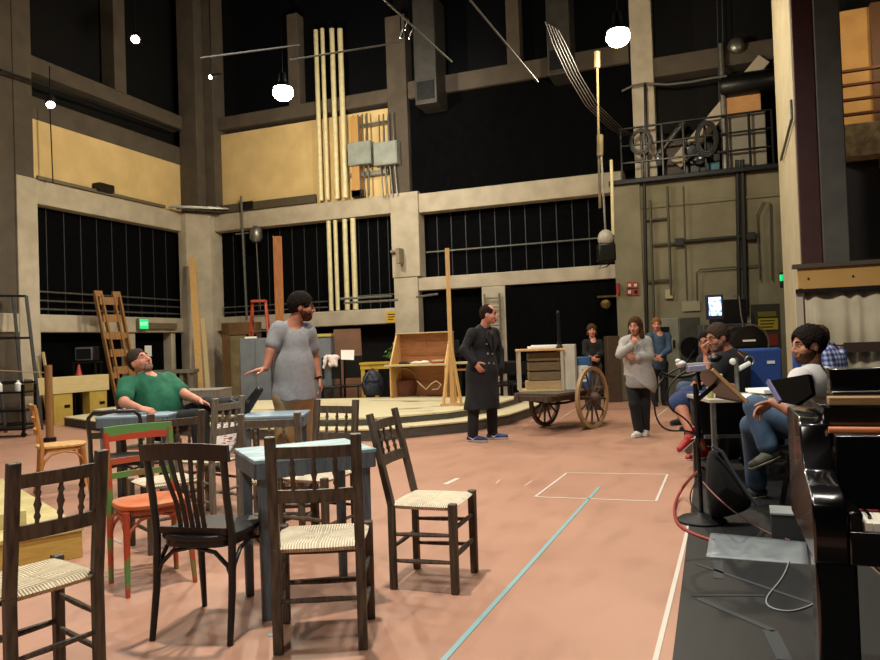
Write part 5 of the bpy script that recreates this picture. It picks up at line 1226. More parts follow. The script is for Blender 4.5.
# ------------------------------------------------ hanging gear before the right-hand beam
leaf('hanging_rod', MB().tube([W(597, 52, 11.5), W(598, 110, 11.5), W(600, 208, 11.5)], [.02, .018, .022], n=6).tube([W(597, 52, 11.5), W(597, 68, 11.5)], .05, n=8).tube([W(600, 135, 11.5), W(600, 156, 11.5)], .05, n=8), mat('rope_tan', '#4f452d', '#6d5f3d', rough=.6), 'long tan rod hanging below the right pendant lamp', 'rod', (0, 0, 0), 0, smooth=True)
v = W(606, 246, 13.4); t = thing('chain_hoist', 'black and white chain hoist hanging at the end of the beam', 'hoist', v, YAW)
MB().ell((0, 0, .14), (.15, .14, .17), n=16).build('motor_body', mat('dim_white_enamel', '#98948a', rough=.5), t, smooth=True); MB().lo((-.16, -.12, -.3), (.16, .14, .05)).build('chain_bag', blackmetal, t, bevel=.04); MB().tube([(0, 0, .3), (-.02, 0, 1.8)], .02, n=6).build('chain', steel, t); MB().tube([(.14, 0, .2), (.16, 0, 1.6)], .03, n=6).build('cable', pipe_cream, t); MB().tube([(-.05, 0, -.3), (-.15, 0, -.42), (0, 0, -.38), (.1, 0, -.3)], .012, n=5).build('loose_cord', blackmetal, t)
for i in range(5):
    x0 = 553+3.2*i; o = MB().tube([W(x0-8, 22+2*i, 9.5), W(x0, 45, 9.8), W(x0+14, 75, 10.4), W(x0+32, 105, 11.5), W(x0+56, 128, 13.2), W(x0+70, 136, 14.5)], .009, n=5).build('draped_cable', mat('draped_cable_tan', '#2c261f', rough=.6), smooth=True); tag(o, 'one of five brown cables draped from the grid to the gallery', 'cable', 'draped brown cables')
# grid pipes overhead
for i, (a2, b2) in enumerate((((384, 0), (452, 62)), ((470, 0), (538, 82)), ((200, 58), (300, 45)), ((290, 60), (402, 42)))):
    o = MB().tube([W(*a2, 9.5), W(*b2, 10.5)], .013, n=6).build('grid_pipe', mat('grid_pipe_grey', '#5b5a58', rough=.5, metal=.4), smooth=True); tag(o, ('thin grid pipe slanting from the top centre-left', 'longest thin grid pipe slanting down at the top centre', 'grid pipe left of the cream pipes', 'grid pipe crossing before the cream pipes')[i], 'pipe')
duct_m = mat('duct_metal', '#44423e', '#3a3835', rough=.5, metal=.4)
for i, (x0, y0, x1, y1) in enumerate(((413, 42, 437, 102), (545, 0, 571, 72))):
    a2, b2 = onY(x0, y0, YB-.6), onY(x1, y1, YB-.6); t = thing('air_duct', ('metal duct with square panel beside the brown column', 'metal duct high above the right-hand black panel')[i], 'duct', (0, 0, 0)); MB().lo((a2.x, YB-.6, b2.z), (b2.x, YB+.1, a2.z+1.0)).build('duct', duct_m, t, bevel=.02)
    MB().lo((a2.x+.06, YB-.63, b2.z+.1), (b2.x-.06, YB-.6, b2.z+.5)).build('access_panel', darksteel, t)
# ================================================================== RIGHT SIDE: MAT, TAPES, PIANO, DESK
def mat_marley():
    M = mat('black_dance_mat', '#0d0f11', '#171a1c', rough=.55, scale=3, stretch=(6, .8, 1), lo=.3, hi=.7)
    return M
G0 = G(668, 660)
mm = MB().lo((-.20, -1.0, 0), (6.5, 8.4, .006)).build('dance_mat', mat_marley()); tag(mm, 'black dance mat covering the floor under the piano and desk', 'mat')
def strip(name, p, q, w_, m, label, z=.002, cat='tape', group=None):
    p, q = Vector((p[0], p[1], z)), Vector((q[0], q[1], z)); o = MB().bar(p, q, w_, .002).build(name, m); return tag(o, label, cat, group)
wt = mat('white_tape', '#c9c3b9', rough=.6); bt = mat('blue_tape', '#7fa9ad', rough=.5); gt = mat('chalky_scuff', '#34383a', rough=.8); lt_ = mat('pale_scuff_tape', '#c9a994', rough=.7)
strip('floor_tape', G(655, 662), G(700.5, 478), .022, wt, 'long white tape line beside the black mat')
strip('floor_tape', G(443, 661), G(599.5, 487), .026, bt, 'long light blue tape line running diagonally on the floor')
c_ = [G(535, 497), G(567, 473), G(667.5, 474.5), G(656, 501.5)]
for i, lb in enumerate(('left side of the white tape rectangle on the floor', 'far side of the white tape rectangle on the floor', 'right side of the white tape rectangle on the floor', 'near side of the white tape rectangle on the floor')):
    strip('floor_tape', c_[i], c_[(i+1) % 4], .02, wt, lb)
strip('floor_tape', G(445, 484.5), G(458, 478.5), .05, wt, 'short broad white tape dash on the open floor')
strip('floor_tape', G(525, 486), G(532, 481), .018, lt_, 'faint pale tape tick right of the white dash'); strip('floor_tape', G(496, 484), G(500, 480), .018, lt_, 'fainter pale tape tick between the dash and the rectangle')
strip('floor_tape', G(655, 418), G(668, 408), .022, wt, 'short white tape line behind the woman in the cardigan')
strip('floor_tape', G(560, 419), G(580, 406), .022, lt_, 'pale tape line between the wheels of the cart'); strip('floor_tape', G(268, 636), G(276, 634), .03, bt, 'blue tape scrap under the pale blue table'); strip('floor_tape', G(112, 538), G(132, 548), .03, mat('grey_blue_tape', '#a8968c'), 'greyish tape scrap under the red and green chair')
for i, (p_, q_) in enumerate((((696, 565), (812, 605)), ((692, 597), (765, 597)), ((698, 600), (775, 633)), ((718, 562), (719, 580)))):
    strip('mat_scuff', G(*p_), G(*q_), (.025, .015, .035, .05)[i], gt, ('long grey scuff crossing the mat near the silver tape', 'short level grey scuff on the mat', 'broad grey scuff on the mat towards the piano', 'stubby grey scuff just before the silver tape')[i], z=.008, cat='scuff')
strip('mat_scuff', G(770, 632), G(785, 662), .06, gt, 'widest grey smear on the mat at the bottom edge', z=.008, cat='scuff')
# silver gaffer-taped patch
q = [G(711, 534), G(806, 543), G(809, 566), G(706, 558)]; mb = MB(); n = 14; vs = []; fs = []
for j in range(6):
    for i in range(n+1):
        p_ = q[0].lerp(q[1], i/n).lerp(q[3].lerp(q[2], i/n), j/5); z = .012+.012*math.exp(-((j-1.5)/.8)**2)+.004*math.sin(i*1.9+j)
        vs.append((p_.x, p_.y, z if 0 < j < 5 else .009))
for j in range(5):
    for i in range(n): a_ = j*(n+1)+i; fs.append((a_, a_+1, a_+n+2, a_+n+1))
o = mb.add(vs, fs).build('gaffer_patch', mat('silver_gaffer_tape', '#7d858a', '#6e767b', rough=.4, scale=8), smooth=True); so = o.modifiers.new('s', 'SOLIDIFY'); so.thickness = .006; tag(o, 'silver gaffer tape patch over the cables on the mat', 'tape')
def tube_px(name, pts, r_, m, label, cat='cable'):
    """pts (px, py, z or depth 'd..')"""
    P_ = [W(x, y, d) if d > 1.5 else G(x, y, d) for x, y, d in pts]
    cu = bpy.data.curves.new(name, 'CURVE'); cu.dimensions = '3D'; sp = cu.splines.new('NURBS'); sp.points.add(len(P_)-1); sp.use_endpoint_u = True; sp.order_u = 4
    for k, p_ in enumerate(P_): sp.points[k].co = (p_.x, p_.y, p_.z, 1)
    cu.bevel_depth = r_; cu.bevel_resolution = 2; cu.resolution_u = 8; o = bpy.data.objects.new(name, cu); COL.objects.link(o)
    dg = bpy.context.evaluated_depsgraph_get(); me = bpy.data.meshes.new_from_object(o.evaluated_get(dg)); bpy.data.objects.remove(o); bpy.data.curves.remove(cu)
    me.materials.clear(); me.materials.append(m); o = bpy.data.objects.new(name, me); COL.objects.link(o); return tag(o, label, cat)
rub = mat('black_rubber', '#101012', rough=.5); redc = mat('red_rubber', '#8d2f2a', rough=.5)
tube_px('red_cable', [(703, 468, 5.0), (694, 474, .25), (683, 486, .06), (674, 503, .012), (674, 520, .012), (684, 530, .012), (700, 537, .012), (714, 541, .012)], .011, redc, 'thick red cable curving from the stand to the silver tape')
tube_px('black_cable', [(701, 475, 4.95), (692, 486, .2), (688, 500, .02), (693, 510, .012), (701, 516, .03)], .005, rub, 'small black cable loop by the stand base')
tube_px('thin_cable', [(789, 561, .012), (785, 577, .01), (768, 593, .01), (764, 604, .01), (776, 611, .01), (797, 612, .01), (813, 604, .01)], .004, mat('light_grey_cable', '#8b8e90', rough=.5), 'thin grey cable loop on the mat below the piano')
tube_px('black_cable', [(686, 366, 4.9), (664, 372, 4.9), (652, 395, 4.9), (656, 424, 4.9), (672, 434, 4.9), (690, 428, 4.9), (701, 440, 4.92)], .006, rub, 'outer black cable hanging in a wide loop off the stand')
tube_px('black_cable', [(688, 370, 4.85), (672, 378, 4.85), (664, 398, 4.85), (672, 412, 4.85), (688, 418, 4.85), (697, 436, 4.9), (702, 452, 4.95)], .006, rub, 'inner black cable hanging in a tighter loop off the stand')
tube_px('pink_cable', [(703, 482, 4.9), (718, 500, .35), (740, 516, .1), (765, 533, .012), (790, 540, .012)], .004, mat('dusty_pink_cable', '#8c5a5a', rough=.6), 'thin pinkish cable running from the stand over the mat')

# music stand with round base
v = G(702, 522); t = thing('music_stand', 'black music stand with round base and tan-edged desk', 'stand', (v.x, v.y, .006), YAW)
MB().lathe([(.16, 0), (.165, .012), (.14, .028), (.04, .045), (.022, .06)], n=28).build('base', darksteel, t, smooth=True)
zt = W(699, 400, 4.95).z
MB().tube([(0, 0, .05), (-.01, 0, zt)], .015, n=10).build('pole', blackmetal, t, smooth=True); MB().tube([(0, 0, .55), (-.005, 0, .95)], .02, n=10).build('sleeve', blackmetal, t, smooth=True)
def lp(x, y, d=4.95):
    p_ = W(x, y, d)-v; return Matrix.Rotation(-YAW, 3, 'Z') @ p_
a_, b_ = lp(700, 369), lp(733, 400)
dn = (b_-a_).normalized(); nn = Vector((-dn.z, 0, dn.x))
MB().extr([a_+Vector((0, -.22, 0)), b_+Vector((0, -.22, 0)), b_+Vector((0, .22, 0)), a_+Vector((0, .22, 0))], nn*-.012).build('desk', blackmetal, t)
MB().bar(a_+Vector((0, -.225, 0)), b_+Vector((0, -.225, 0)), .014, .02).build('desk_edge', pine, t); MB().lo((b_.x-.02, -.22, b_.z-.01), (b_.x+.03, .22, b_.z+.01)).build('ledge', blackmetal, t)
MB().bar((-.01, 0, zt-.02), ((a_+b_)/2), .03, .03).build('tilt_arm', blackmetal, t)
sk = thing('clip_lamp', 'white jointed clip lamp with a lilac box at the top of the stand', 'lamp', W(697, 368, 4.8), YAW)
def lq(x, y, d=4.8): return Matrix.Rotation(-YAW, 3, 'Z') @ (W(x, y, d)-W(697, 368, 4.8))
MB().ell(lq(681, 364), (.035, .035, .024), n=14).ell(lq(678, 361), (.02, .02, .015), n=10).build('lamp_head', whitep, sk, smooth=True)
MB().bar(lq(683, 364.5), lq(716, 362.5), .02, .012).build('arm', whitep, sk); MB().box(lq(696, 368.5), (.12, .05, .045), Matrix.Rotation(-.05, 3, 'Y')).build('lilac_box', mat('lilac_grey_plastic', '#9a9bb5', rough=.5), sk, bevel=.006)
MB().ell(lq(715, 358), (.05, .05, .03), n=12).build('black_joint', blackmetal, sk, smooth=True); MB().bar(lq(697, 371), lq(700, 390), .02, .02).build('clamp', blackmetal, sk)
tube_px('microphone_boom', [(660, 372, 4.9), (676, 381, 4.9), (690, 376, 4.9), (700, 372, 4.9)], .012, rub, 'short black boom arm reaching left from the stand', 'boom')
# black bag hanging from the stand
t = thing('black_bag', 'slack black cloth bag slumped from the stand onto the mat', 'bag', (0, 0, 0))
pl = [(704, 452), (712, 446), (724, 460), (742, 484), (757, 504), (744, 514), (716, 520), (706, 518)]
mb = MB(); f_, b2_ = [W(x, y, 4.82) for x, y in pl], [W(x, y, 5.0) for x, y in pl]; n = len(pl); cf = sum(f_, Vector())/n + (W(720, 495, 4.72)-W(720, 495, 4.82)); cb_ = sum(b2_, Vector())/n
mb.add(f_+b2_+[cf, cb_], [(i, (i+1) % n, n+(i+1) % n, n+i) for i in range(n)]+[(i, 2*n, (i+1) % n) for i in range(n)]+[(n+i, n+(i+1) % n, 2*n+1) for i in range(n)])
o = mb.build('bag_body', mat('black_cloth', '#060607', '#0a0a0b', rough=.9, scale=10), t, smooth=True, sub=2)
MB().tube([W(x, y, 4.8) for x, y in ((712, 446), (722, 452), (731, 468), (745, 490), (757, 505))], .012, n=6).build('piping', mat('grey_strap', '#4a4f5c'), t, smooth=True)
# grey block on the mat
v = G(789, 540, .006); t = thing('grey_block', 'small grey-topped dark block on the mat beside the piano leg', 'block', (v.x, v.y, .006), YAW-.40)
MB().lo((-.095, 0, 0), (.095, .20, .15)).build('block_body', mat('charcoal_block', '#232325', rough=.7), t, bevel=.005); MB().lo((-.1, -.005, .15), (.1, .21, .165)).build('grey_top', mat('light_grey_foam', '#85898a', rough=.8), t, bevel=.004)

# ------------------------------------------------ grand piano (only its bass end is in view)
gloss = mat('piano_black', '#040405', rough=.2, spec=.5, coat=.6)
px0, py0 = .275, 2.56
t = thing('piano', 'glossy black piano at the right edge, bass end towards us with white keys showing', 'piano', (px0, py0, 0))
prof = [(0, .56), (0, .70), (.012, .745), (.05, .775), (.12, .79), (.20, .82), (.26, .90), (.29, .965), (.36, .99), (.72, .99), (.72, .56)]
MB().extr([(0, y, z) for y, z in prof], (.10, 0, 0)).build('arm', gloss, t, bevel=.008)
MB().lo((.10, .02, .56), (1.45, .7, .645)).build('keybed', gloss, t, bevel=.006); MB().lo((.10, 0, .56), (1.45, .02, .668)).build('key_slip', gloss, t, bevel=.006)
MB().lo((.10, .01, .645), (.143, .22, .725)).build('cheek_block', gloss, t, bevel=.008)
ivory = mat('ivory', '#e9e3d3', rough=.25); x = .146
for i in range(24):
    MB().lo((x+i*.0235+.0006, .012, .655), (x+i*.0235+.0229, .165, .693)).build('white_key', ivory, t, bevel=.0015)
    if i % 7 in (0, 2, 3, 5, 6): MB().lo((x+(i+1)*.0235-.0055, .065, .693), (x+(i+1)*.0235+.0055, .165, .706)).build('black_key', gloss, t, bevel=.001)
MB().lo((.146, .165, .68), (1.35, .175, .70)).build('red_felt', mat('red_felt', '#6b1d22', rough=.95), t)
MB().extr([(.105, .19, .66), (.105, .215, .66), (.105, .275, .935), (.105, .25, .935)], (1.25, 0, 0)).build('fallboard', gloss, t, bevel=.004)
MB().tube([(.09, .268, .95), (1.35, .268, .95)], .0115, n=12).build('wooden_rail', mat('orange_rail_wood', '#c4784e', rough=.35), t, smooth=True)
# worn lettering on the fallboard: too small to read in the photo, built as pale strokes
mb = MB()
for k in range(7): mb.box((.185+.026*k, .2585, .912), (.018, .002, .007))
mb.build('fallboard_lettering', mat('worn_gilt', '#55534e', rough=.5), t)
MB().lo((.085, .33, .955), (1.4, .37, 1.02)).build('desk_panel', gloss, t); MB().lo((.075, .37, 1.02), (1.42, .74, 1.03)).build('lid', gloss, t, bevel=.003)
MB().lo((.105, .34, 1.028), (1.42, .40, 1.058)).build('lid_edge', wood('worn_tan_wood', '#7d6340', '#a98a5c', axis=0), t, bevel=.004)
MB().lo((.125, .40, 1.056), (1.42, .55, 1.075)).lo((.125, .45, 1.075), (1.42, .52, 1.155)).build('music_desk', gloss, t, bevel=.004)
for x_, y_ in ((.0, .03), (1.3, .05)):
    lg = MB().lo((x_+.005, y_, .10), (x_+.125, y_+.13, .56)).build('leg', gloss, t, bevel=.01); MB().lathe([(.03, -.02), (.045, -.015), (.045, .015), (.03, .02)], c=(x_+.06, y_+.06, .05), R=Matrix.Rotation(PI/2, 3, 'Y'), n=16).build('caster', mat('dull_brass', '#6d5c34'), lg, smooth=True); MB().lo((x_+.03, y_+.03, .05), (x_+.09, y_+.09, .11)).build('caster_fork', darksteel, lg)
MB().lo((.6, .35, .12), (.72, .42, .56)).build('pedal_lyre', gloss, t); 
for k in range(3): MB().lo((.61+.04*k, .2, .09), (.63+.04*k, .36, .105)).build('pedal', mat('dull_brass', '#6d5c34'), t)
MB().bar((.19, .28, .50), (.26, .22, .44), .012, .008).build('lyre_brace', mat('bright_steel', '#b9bcc2', rough=.25, metal=.9), t)
# black binder leaning on the piano lid
A_, B_, C_ = W(768, 381, 3.0), W(808, 374, 2.80), W(785, 404, 2.88); n_ = (B_-A_).cross(C_-A_)
def onplane(x, y): d_ = ray(x, y); return CAM+d_*((A_-CAM).dot(n_)/d_.dot(n_))
P_ = [onplane(*q_) for q_ in ((768, 381), (808, 374), (812, 394), (795, 405), (780, 402))]
nrm = (P_[1]-P_[0]).cross(P_[3]-P_[0]).normalized()
if nrm.dot(-CF) < 0: nrm = -nrm
bd = thing('score_binder', 'glossy black score binder propped over the end of the piano', 'binder', (0, 0, 0)); MB().extr(P_, -nrm*.02).build('cover', gloss, bd)
MB().bar(P_[0], P_[4], .012, .02).build('spine', mat('lilac_plastic', '#6f6f9a', rough=.3), bd)
# ------------------------------------------------ desk with papers and bottles
v = FL(745, 6.25); DT = .745; t = thing('work_desk', 'cluttered pale-topped work desk between the seated men', 'desk', (v.x, v.y, .006), YAW-.05)
MB().lo((-.37, -.3, DT-.03), (.34, .35, DT)).build('desktop', mat('pale_desktop', '#b9b3a2', '#aaa493', rough=.4, scale=5), t, bevel=.004)
for x in (-.33, .30):
    for y in (-.26, .30): MB().lo((x-.018, y-.018, 0), (x+.018, y+.018, DT-.03)).build('leg', steel, t)
MB().lo((-.33, .28, .35), (.30, .31, DT-.05)).build('modesty_panel', blackmetal, t); MB().lo((-.33, -.02, .38), (.3, .02, .41)).build('stretcher', steel, t)
DZ2 = DT+.006
def ond(px, d=6.25): p_ = FL(px, d); return (p_.x, p_.y, DZ2+.001)
o = thing('water_bottle', 'clear teal water bottle on the desk', 'bottle', ond(724, 6.1)); MB().lathe([(.036, 0), (.038, .02), (.038, .13), (.022, .16), (.022, .175)], n=18).build('bottle_body', mat('teal_glass', '#5f8f8c', rough=.2, spec=.7), o, smooth=True); MB().lathe([(.022, .175), (.025, .178), (.025, .20), (.02, .202)], n=14).build('bottle_cap', whitep, o, smooth=True)
o = thing('red_can', 'red and white drinks can on the desk', 'can', ond(735, 6.05)); MB().lathe([(.028, 0), (.033, .01), (.033, .105), (.027, .12)], n=18).build('can_body', mat('red_white_can', '#a62b28', '#cfc7c2', rough=.3, scale=18, lo=.5, hi=.55), o, smooth=True); MB().lathe([(.026, .12), (.024, .122)], n=14).build('can_top', steel, o)
o = thing('juice_bottle', 'small yellowish bottle left of the teal bottle', 'bottle', ond(714, 6.15)); MB().lathe([(.025, 0), (.027, .01), (.027, .09), (.014, .11), (.014, .13)], n=14).build('bottle_body', mat('yellow_green_plastic', '#a9a765', rough=.4), o, smooth=True); MB().lathe([(.015, .13), (.015, .145)], n=12).build('bottle_cap', whitep, o)
for i, (px, d, a_, h_) in enumerate(((757, 6.15, .2, .012), (766, 6.3, -.3, .02), (751, 6.05, .5, .006), (771, 6.1, .1, .03))):
    o = MB().lo((-.11, -.15, 0), (.11, .15, h_)).build('paper_stack', paper, bevel=.001); p_ = ond(px, d); o.location = (p_[0], p_[1], p_[2]+(.0, .013, .0, .034)[i]); o.rotation_euler = (0, 0, YAW+a_); tag(o, ('left stack of white papers on the desk', 'white papers fanned on the middle of the desk', 'single white sheet at the near edge of the desk', 'thick white script near the bearded man')[i], 'papers', None)
o = thing('microphone_pole', 'grey pole with white clamps rising behind the desk bottles', 'pole', ond(741, 6.45), YAW); MB().tube([(0, 0, 0), (0, 0, .32)], .02, n=8).build('pole', steel, o, smooth=True); MB().ell((-.03, 0, .29), (.03, .03, .03)).build('clamp', whitep, o, smooth=True); MB().tube([(.02, 0, .22), (.13, .02, .27)], .022, n=8).build('handset', whitep, o, smooth=True)
MB().tube([(.13+.04*math.cos(q), .02, .29+.04*math.sin(q)) for q in np.linspace(-1, 3.2, 12)], .008, n=6).build('ring', steel, o, smooth=True)
# ------------------------------------------------ upholstered blue chairs
blue_f = mat('blue_chair_fabric', '#23407a', '#2d4f90', rough=.9, scale=60, bump=.3)
def blue_chair(label, px, d, rz_, zb=.56, h=1.12, w=.46):
    v = FL(px, d); t = thing('blue_office_chair', label, 'chair', (v.x, v.y, .006), YAW+rz_)
    s = SDF(); s.ell((0, 0, .47), (.25, .25, .05)); s.build('seat', blue_f, t, res=.012)
    mb = MB().lo((-w/2, .20, zb), (w/2, .27, h)); o = mb.build('backrest', blue_f, t, bevel=.03)
    MB().lo((-.03, .22, .3), (.03, .25, zb+.05)).build('back_strut', blackmetal, t); MB().tube([(0, 0, .1), (0, 0, .44)], .03, n=10).build('column', blackmetal, t)
    for k in range(5):
        a_ = 2*PI*k/5; lg = MB().bar((0, 0, .10), (.28*math.cos(a_), .28*math.sin(a_), .07), .04, .03).build('leg', blackmetal, t); MB().ell((.28*math.cos(a_), .28*math.sin(a_), .03), (.025, .025, .03), n=10).build('caster', blackmetal, lg)
    return t, o
t, o = blue_chair('blue upholstered office chair with white tag, beyond the desk', 772, 7.0, .1, zb=.62, h=1.13, w=.56); MB().lo((.11, .193, .97), (.19, .199, 1.0)).build('white_tag', paper, t)
blue_chair('blue upholstered chair behind the man in the plaid shirt', 832, 6.9, -.2, zb=.62, h=1.10, w=.50)
# ------------------------------------------------ curtained wagon behind the desk
YW = 8.6; t = thing('curtained_wagon', 'wooden counter front hung with an off-white curtain', 'scenery', (0, 0, 0))
def wy(px, py, Y=YW): return onY(px, py, Y)
xa = wy(798, 280).x; xb = 4.2
MB().lo((xa, YW, 1.74), (xb, YW+.05, 1.965)).build('front_board', mat('golden_board', '#b98d4c', '#c59a58', rough=.6, scale=3), t); MB().lo((xa-.05, YW-.03, 1.965), (xb, YW+.08, 2.01)).build('cap_rail', mat('dark_taupe_wood', '#4a4234', rough=.6), t)
MB().lo((xa-.03, YW-.04, 1.70), (xb, YW, 1.74)).build('lower_rail', darksteel, t); MB().lo((xa-.03, YW, 0), (xa+.04, YW+.08, 1.75)).build('corner_post', mat('pale_painted_wood', '#b9ad98'), t)
n = 140; mb = MB(); vs = []; fs = []
for i in range(n+1):
    x = xa+.06+(xb-xa-.06)*i/n; y = YW+.03+.016*math.sin(i*.8+1.2*math.sin(i*.31))
    for z in (1.72, 1.2, .7, .25): vs.append((x, y+(.01*math.sin(i*.7) if z < 1 else 0), z))
for i in range(n):
    for k in range(3): a_ = i*4+k; fs.append((a_, a_+4, a_+5, a_+1))
o = mb.add(vs, fs).build('curtain', mat('off_white_curtain', '#bdb399', '#aea48a', rough=.9, scale=4), t, smooth=True); so = o.modifiers.new('s', 'SOLIDIFY'); so.thickness = .006
zr = wy(860, 347, YW-.06).z; MB().lo((wy(843, 345).x, YW-.08, zr-.05), (xb, YW-.03, zr+.05)).build('dark_bar', mat('dark_brown_bar', '#3a2a22', rough=.5), t); MB().lo((xa, YW-.02, zr+.015), (xb, YW+.0, zr+.03)).build('rod', blackmetal, t)
for k in range(2): MB().ell((xa+.1+.42*k, YW-.005, 1.85), (.012, .008, .012), n=8).build('bolt', darksteel, t)
# unseen black cases added to keep the area under and behind the desk dark
for i, (px, d, w_, h_, lb) in enumerate(((790, 7.6, .9, .62, 'added black case keeping the mat behind the bearded man dark'), (735, 7.4, .7, .45, 'added black case darkening the mat beyond the desk'))):
    v = FL(px, d); t = thing('added_dark_case', lb, 'case', (v.x, v.y, .006), YAW); MB().lo((-w_/2, 0, 0), (w_/2, .5, h_)).build('case_body', blackmetal, t, bevel=.01)
    for z in (.02, h_-.04): MB().lo((-w_/2-.005, -.006, z), (w_/2+.005, 0, z+.03)).build('edge_trim', darksteel, t)
# ================================================================== PEOPLE
D3 = lambda J, a, b: float(np.linalg.norm(np.array(J[a])-np.array(J[b])))
denim = mat('blue_denim', '#2f4660', '#3f5873', rough=.8, scale=10); denim_shirt = mat('denim_shirt', '#2b4257', '#36506a', rough=.8, scale=12)
blackcloth = mat('black_trouser_cloth', '#0d0d10', '#15151a', rough=.85, scale=10); khaki = mat('khaki_cloth', '#b0946a', '#a0855c', rough=.85, scale=8)
sole_w = mat('white_sole', '#d8d8d4', rough=.5); sole_b = mat('black_sole', '#151515', rough=.6)

# --- man in the long dark coat
root, J = joints(484, 9.45, dict(head=(488.5, 314.5, 0), shR=(472.5, 333, -.10), shL=(493.5, 332.5, .20), elR=(464, 350, -.16), wrR=(475, 362.5, -.24), elL=(499, 351, .26), wrL=(500, 369, .16),
    hipR=(477, 376, -.09), hipL=(487.5, 376, .09), knR=(474, 404, -.08), knL=(491.5, 404, .10), anR=(472.5, 432.0, -.06), anL=(492.5, 429.0, .12)), ground=0.)
p = Person('person', 'balding man in long dark coat and blue trainers, facing right', root, J, skin_fair, sc=1.0, fat=1.15, headf=(.95, -.28, -.05), hsc=1.06, jaw=1.12)
p.body(hands={'R': ((.5, -.2, -.8), (.5, .6, 0), (.7, -.4, .2))}, legs=False)
p.head(hair_dark, hair_balding, openmouth=True)
p.trousers(blackcloth, t1=.97)
coat = mat('navy_black_coat', '#0a0b0f', '#101218', rough=.85, scale=10)
d = SDF(); p.torso(d, .028)
for q in 'RL':
    d.ell(p.J['sh'+q]-np.array((0, 0, .035)), (.062, .068, .062), k=.05); p.limb(d, 'sh'+q, 'el'+q, .060, .056, .006, k=.03); p.limb(d, 'el'+q, 'wr'+q, .066, .052, .006, k=.02, t1=.93)
hp = p.hp
d.ell(hp+np.array((0, 0, .1)), np.array((.20, .17, .25)), p.T, k=.06); d.cap(hp+np.array((0, 0, .05)), hp+np.array((-.02, 0, -.42)), .20, .235, k=.08)
d.cutp(hp+np.array((0, 0, -.42)), (0.05, 0, -1)); d.cute(p.mid+np.array((.05, -.03, .09)), (.075, .075, .10), p.T)
co = d.build('long_coat', coat, p.root, res=.010, jitter=wrinkle(.008, 20))
for s_ in (-1, 1):   # lapels and open front edge
    f = p.T[:, 1]; r = p.T[:, 0]; a0 = p.mid+f*.125+r*.07*s_+p.T[:, 2]*.02
    MB().extr([a0, a0+r*.055*s_-p.T[:, 2]*.10+f*.03, a0-r*.045*s_-p.T[:, 2]*.27+f*.05, a0-r*.05*s_-p.T[:, 2]*.05+f*.02], f*.018).build('lapel', coat, co, smooth=False, bevel=.003)
MB().tube([p.mid+p.T[:, 1]*.0+np.array((np.cos(a)*.085, np.sin(a)*.085, .05+.015*np.sin(a))) for a in np.linspace(.6, 5.7, 14)], .026, n=8).build('collar', coat, co, smooth=True)
bt_m = mat('dull_silver_button', '#9b9c98', rough=.3, metal=.7)
for k in range(3):
    for s_ in (-1, 1): c = p.hp+(p.mid-p.hp)*(.72-.22*k)+p.T[:, 1]*(.150+.022*k)+p.T[:, 0]*(.045*s_+.05); MB().ell(c, (.014, .014, .014), n=8).build('button', bt_m, co, smooth=True)
MB().extr([p.mid+p.T[:, 1]*.11+p.T[:, 0]*x+p.T[:, 2]*z for x, z in ((-.05, .03), (.05, .03), (.0, -.17))], p.T[:, 1]*.02).build('shirt_front', mat('mauve_grey_shirt', '#5a4c52', rough=.8), p.root)
navy_shoe = mat('blue_trainer', '#232f5c', '#2c3a70', rough=.6, scale=14)
p.shoe('R', navy_shoe, sole_w, (.9, -.45, 0), ln=.29, mark=sole_w); p.shoe('L', navy_shoe, sole_w, (.98, -.2, 0), ln=.29, mark=sole_w)

# --- woman in the grey cardigan
root, J = joints(640, 9.3, dict(head=(635, 326, -.02), shR=(624.5, 341, .02), shL=(646.5, 340.5, .0), elR=(620.5, 354.5, -.10), wrR=(632, 345.5, -.22), elL=(650, 357, -.06), wrL=(637, 357.5, -.20),
    hipR=(632, 378, 0), hipL=(644, 378, 0), knR=(634, 404, -.06), knL=(645, 404, .02), anR=(639, 429.5, -.02), anL=(645, 429.0, .10)), ground=0.)
p = Person('person', 'woman in pale grey draped cardigan, hand raised to her chin', root, J, skin_fair, sc=.90, fat=1.0, headf=(-.55, -.8, -.12), hsc=.95, jaw=.95)
p.body(hands={'R': ((.35, -.1, .8), (.6, .5, .2), (-.6, .3, .3), .95, .9), 'L': ((-.9, -.2, .1), (0, .7, -.3), (0, -.2, .9), .95, .5)}, legs=False)
p.head(hair_brown, hair_long)
p.trousers(blackcloth, infl=.012)
grey_card = mat('pale_grey_knit', '#a9a7a2', '#9b9994', rough=.95, scale=40, bump=.3)
d = SDF(); p.torso(d, .020)
for q in 'RL':
    d.ell(p.J['sh'+q]-np.array((0, 0, .03)), (.06, .065, .06), k=.05); p.limb(d, 'sh'+q, 'el'+q, .052, .048, .010, k=.03); p.limb(d, 'el'+q, 'wr'+q, .048, .040, .008, k=.02, t1=.92)
hp = p.hp; d.cap(hp+np.array((0, 0, .22)), hp+np.array((.03, 0, -.10)), .175, .20, k=.06); d.cap(hp+np.array((.08, -.02, .05)), hp+np.array((.15, -.02, -.18)), .09, .05, k=.06)
d.cutp(hp+np.array((0, 0, -.075)), (-.65, 0, -1)); d.cute(p.mid+np.array((-.02, -.09, .05)), (.06, .09, .10), p.T)
co = d.build('cardigan', grey_card, p.root, res=.010, jitter=wrinkle(.010, 26))
d = SDF(); p.torso(d, .012); d.cap(hp+np.array((0, -.02, .1)), hp+np.array((0, -.02, -.06)), .15, .165, k=.05); d.cutp(hp+np.array((0, 0, -.12)), (0, 0, -1)); d.cute(p.mid+np.array((-.02, -.08, .06)), (.05, .08, .07), p.T); d.build('grey_top', mat('grey_top_cloth', '#8a8784', rough=.9), p.root, res=.011)
white_shoe = mat('white_trainer', '#cfcdc8', rough=.6)
